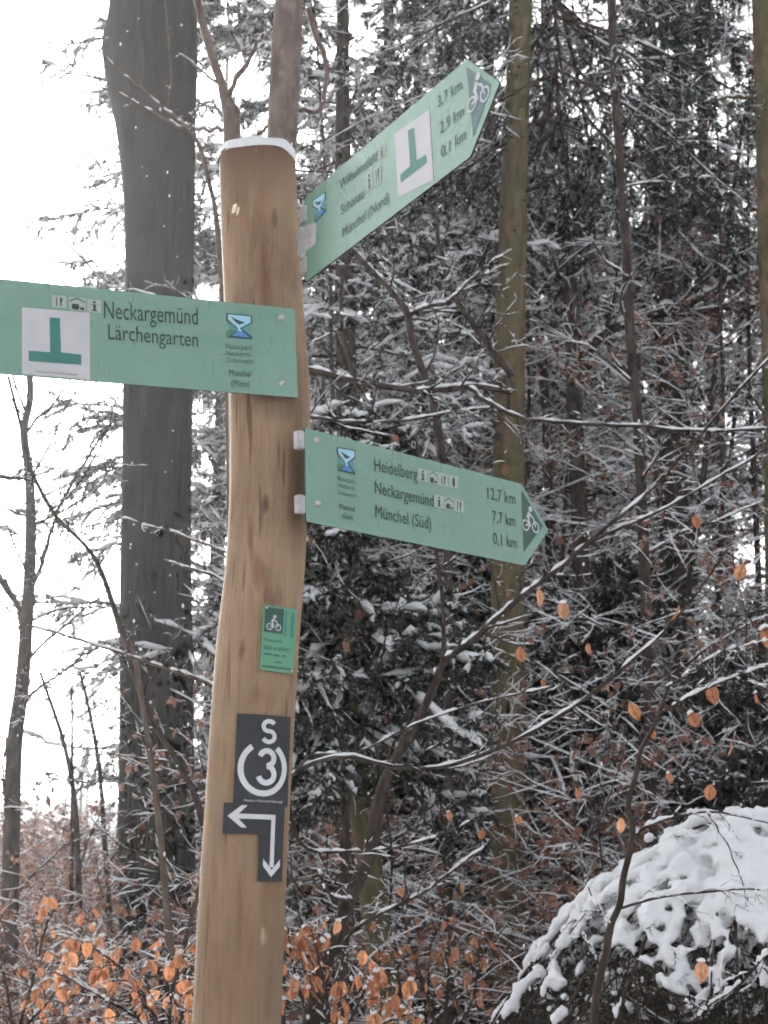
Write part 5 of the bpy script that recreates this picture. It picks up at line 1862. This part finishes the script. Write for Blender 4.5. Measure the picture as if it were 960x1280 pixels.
def shrub_parts(seed, H, stems, leaf=0, snow_t=0.0055, thr=0.34):
    g = np.random.default_rng(seed)
    cb, sb = Buf(), Buf()
    a = g.random(stems) * 6.28
    P0 = np.stack([0.15 * np.cos(a), 0.15 * np.sin(a), np.full(stems, -0.1)], -1)
    D0 = np.stack([0.45 * np.cos(a), 0.45 * np.sin(a), np.ones(stems)], -1)
    Pt, Rt, Lt = branchy(g, cb, sb, P0, D0, H * g.uniform(0.7, 1.1, stems), np.full(stems, 0.010),
                         [dict(n=11, wig=0.12, trop=0.0), dict(m=9, n=10, wig=0.13, trop=-0.01, ratio=0.52, st=0.85, rr=0.45, flat=0.4, ang=(40, 75)), dict(m=6, n=7, wig=0.17, trop=-0.01, ratio=0.4, st=0.7, up=0, rr=0.5, flat=0.35), dict(m=3, n=5, wig=0.2, trop=-0.02, ratio=0.45, up=0, st=0.6, rmin=0.001, rr=0.5, flat=0.4)], snow_t, thr)
    if leaf:
        add_leaves(cb, g, Pt, leaf, 0.06, 1)
    return (cb.mesh('crown', [M['twig'], M['leaf_brown']], smooth=False), sb.mesh('snow', M['snow']))


SHR = [shrub_parts(401, 3.0, 5, 300, 0.0048, 0.44), shrub_parts(402, 2.6, 5, 1100, 0.0046, 0.46), shrub_parts(403, 3.6, 4, 250, 0.005, 0.42), shrub_parts(404, 2.4, 6, 1500, 0.0055, 0.38)]
g = np.random.default_rng(111)
pts, rz, sc, ix = [], [], [], []


def sprinkle(n, pxr, Yr, kinds, s0, s1):
    for _ in range(n):
        Y = Yr[0] + (Yr[1] - Yr[0]) * g.random() ** 0.8
        x = XS(g.uniform(*pxr), Y)
        if Y < 12.2 and abs(x / Y - XS(634, 1.0)) < 0.045:
            x += 1.2
        pts.append((x, Y, float(gz(x, Y))))
        rz.append(g.random() * 6.28)
        sc.append(g.uniform(s0, s1))
        ix.append(int(g.choice(kinds)))


sprinkle(22, (380, 1040), (9.0, 14.0), [0, 2, 1], 0.75, 1.15)
sprinkle(30, (330, 1060), (14.0, 26.0), [0, 1, 2, 3], 1.0, 1.5)
sprinkle(42, (-80, 330), (13.0, 32.0), [1, 3, 3], 0.75, 1.1)
sprinkle(16, (-60, 300), (9.5, 13.5), [3, 1], 0.5, 0.75)
for i, (px, Y, k) in enumerate([(480, 13.0, 0), (540, 14.5, 2), (600, 13.4, 0), (690, 14.0, 2), (760, 13.2, 0), (830, 15.0, 1), (885, 13.0, 2), (945, 13.5, 1), (985, 14.0, 1), (850, 13.5, 1),
                                (660, 19.0, 1), (500, 18.0, 2), (800, 18.5, 2), (740, 21.0, 0), (430, 15.5, 2), (580, 16.5, 0), (720, 16.0, 0), (920, 16.5, 2), (640, 15.2, 2), (800, 14.2, 0)]):
    pts.append((XS(px, Y), Y, float(gz(XS(px, Y), Y))))
    rz.append(i * 2.1)
    sc.append(0.9 + 0.2 * ((i * 37) % 10) / 10)
    ix.append(4 + k)
scatter('thicket', 'tangle of slim leafless beeches, snow-covered twigs and brown-leaved brush filling the forest', SHR + BEE, pts, rz, sc, ix, 'undergrowth')

pts, rz, sc, ix = [], [], [], []
sprinkle(26, (340, 1150), (24.0, 42.0), [0, 1], 0.95, 1.4)
sprinkle(26, (-200, 330), (55.0, 90.0), [0, 1], 0.35, 0.55)
FAR = [conifer_meshes(207, H=14, base_frac=0.08, spread=2.5, nb=60, droop=0.5, snow_amt=1.3, dense=0.75, needle_len=0.085),
       conifer_meshes(208, H=13, base_frac=0.1, spread=2.2, nb=56, droop=0.6, snow_amt=1.2, dense=0.75, needle='needle_blue', needle_len=0.085)]
scatter('far_wood', 'far snowy wood closing the view behind the thicket', FAR, pts, rz, sc, ix, 'wood')

# ------------------------------------------------------------------ snow in the air
g = np.random.default_rng(121)
b = Buf()
ico = bmesh.new()
bmesh.ops.create_icosphere(ico, subdivisions=1, radius=1.0)
iv = np.array([v.co[:] for v in ico.verts])
it = np.array([[v.index for v in f.verts] for f in ico.faces])
ico.free()
for i in range(650):
    Y = 3.4 + 8 * g.random()
    c = at(g.uniform(-40, 1000), g.uniform(-40, 1320), Y)
    s = g.uniform(0.0013, 0.0042) * (Y / 5.0) ** 0.5
    b.add(iv * np.array([s, s, s * g.uniform(0.8, 2.2)]) + c, None, it)
link('falling_snow', b.mesh('falling_snow', M['snow']), kind='stuff', label='small snowflakes drifting down among the trees', category='snow')

# ------------------------------------------------------------------ hazy winter air, added also to imitate lens glare towards the sun
HAZE_AND_GLARE = 0.0016
if HAZE_AND_GLARE > 0:
    bm = bmesh.new()
    bmesh.ops.create_cube(bm, size=1.0)
    for v in bm.verts:
        v.co = Vector((v.co.x * 260, 40 + v.co.y * 262, 20.5 + v.co.z * 47))
    me = bpy.data.meshes.new('haze_and_glare')
    bm.to_mesh(me)
    bm.free()
    hm = bpy.data.materials.new('haze_and_glare')
    hm.use_nodes = True
    hm.node_tree.nodes.clear()
    ho = hm.node_tree.nodes.new('ShaderNodeOutputMaterial')
    hv = hm.node_tree.nodes.new('ShaderNodeVolumePrincipled')
    hv.inputs['Color'].default_value = (0.93, 0.95, 1.0, 1)
    hv.inputs['Density'].default_value = HAZE_AND_GLARE
    hv.inputs['Anisotropy'].default_value = 0.65
    hm.node_tree.links.new(hv.outputs[0], ho.inputs['Volume'])
    me.materials.append(hm)
    link('haze_and_glare', me, kind='stuff', label='slightly hazy winter air between the trees, also standing in for lens glare', category='haze_and_glare')
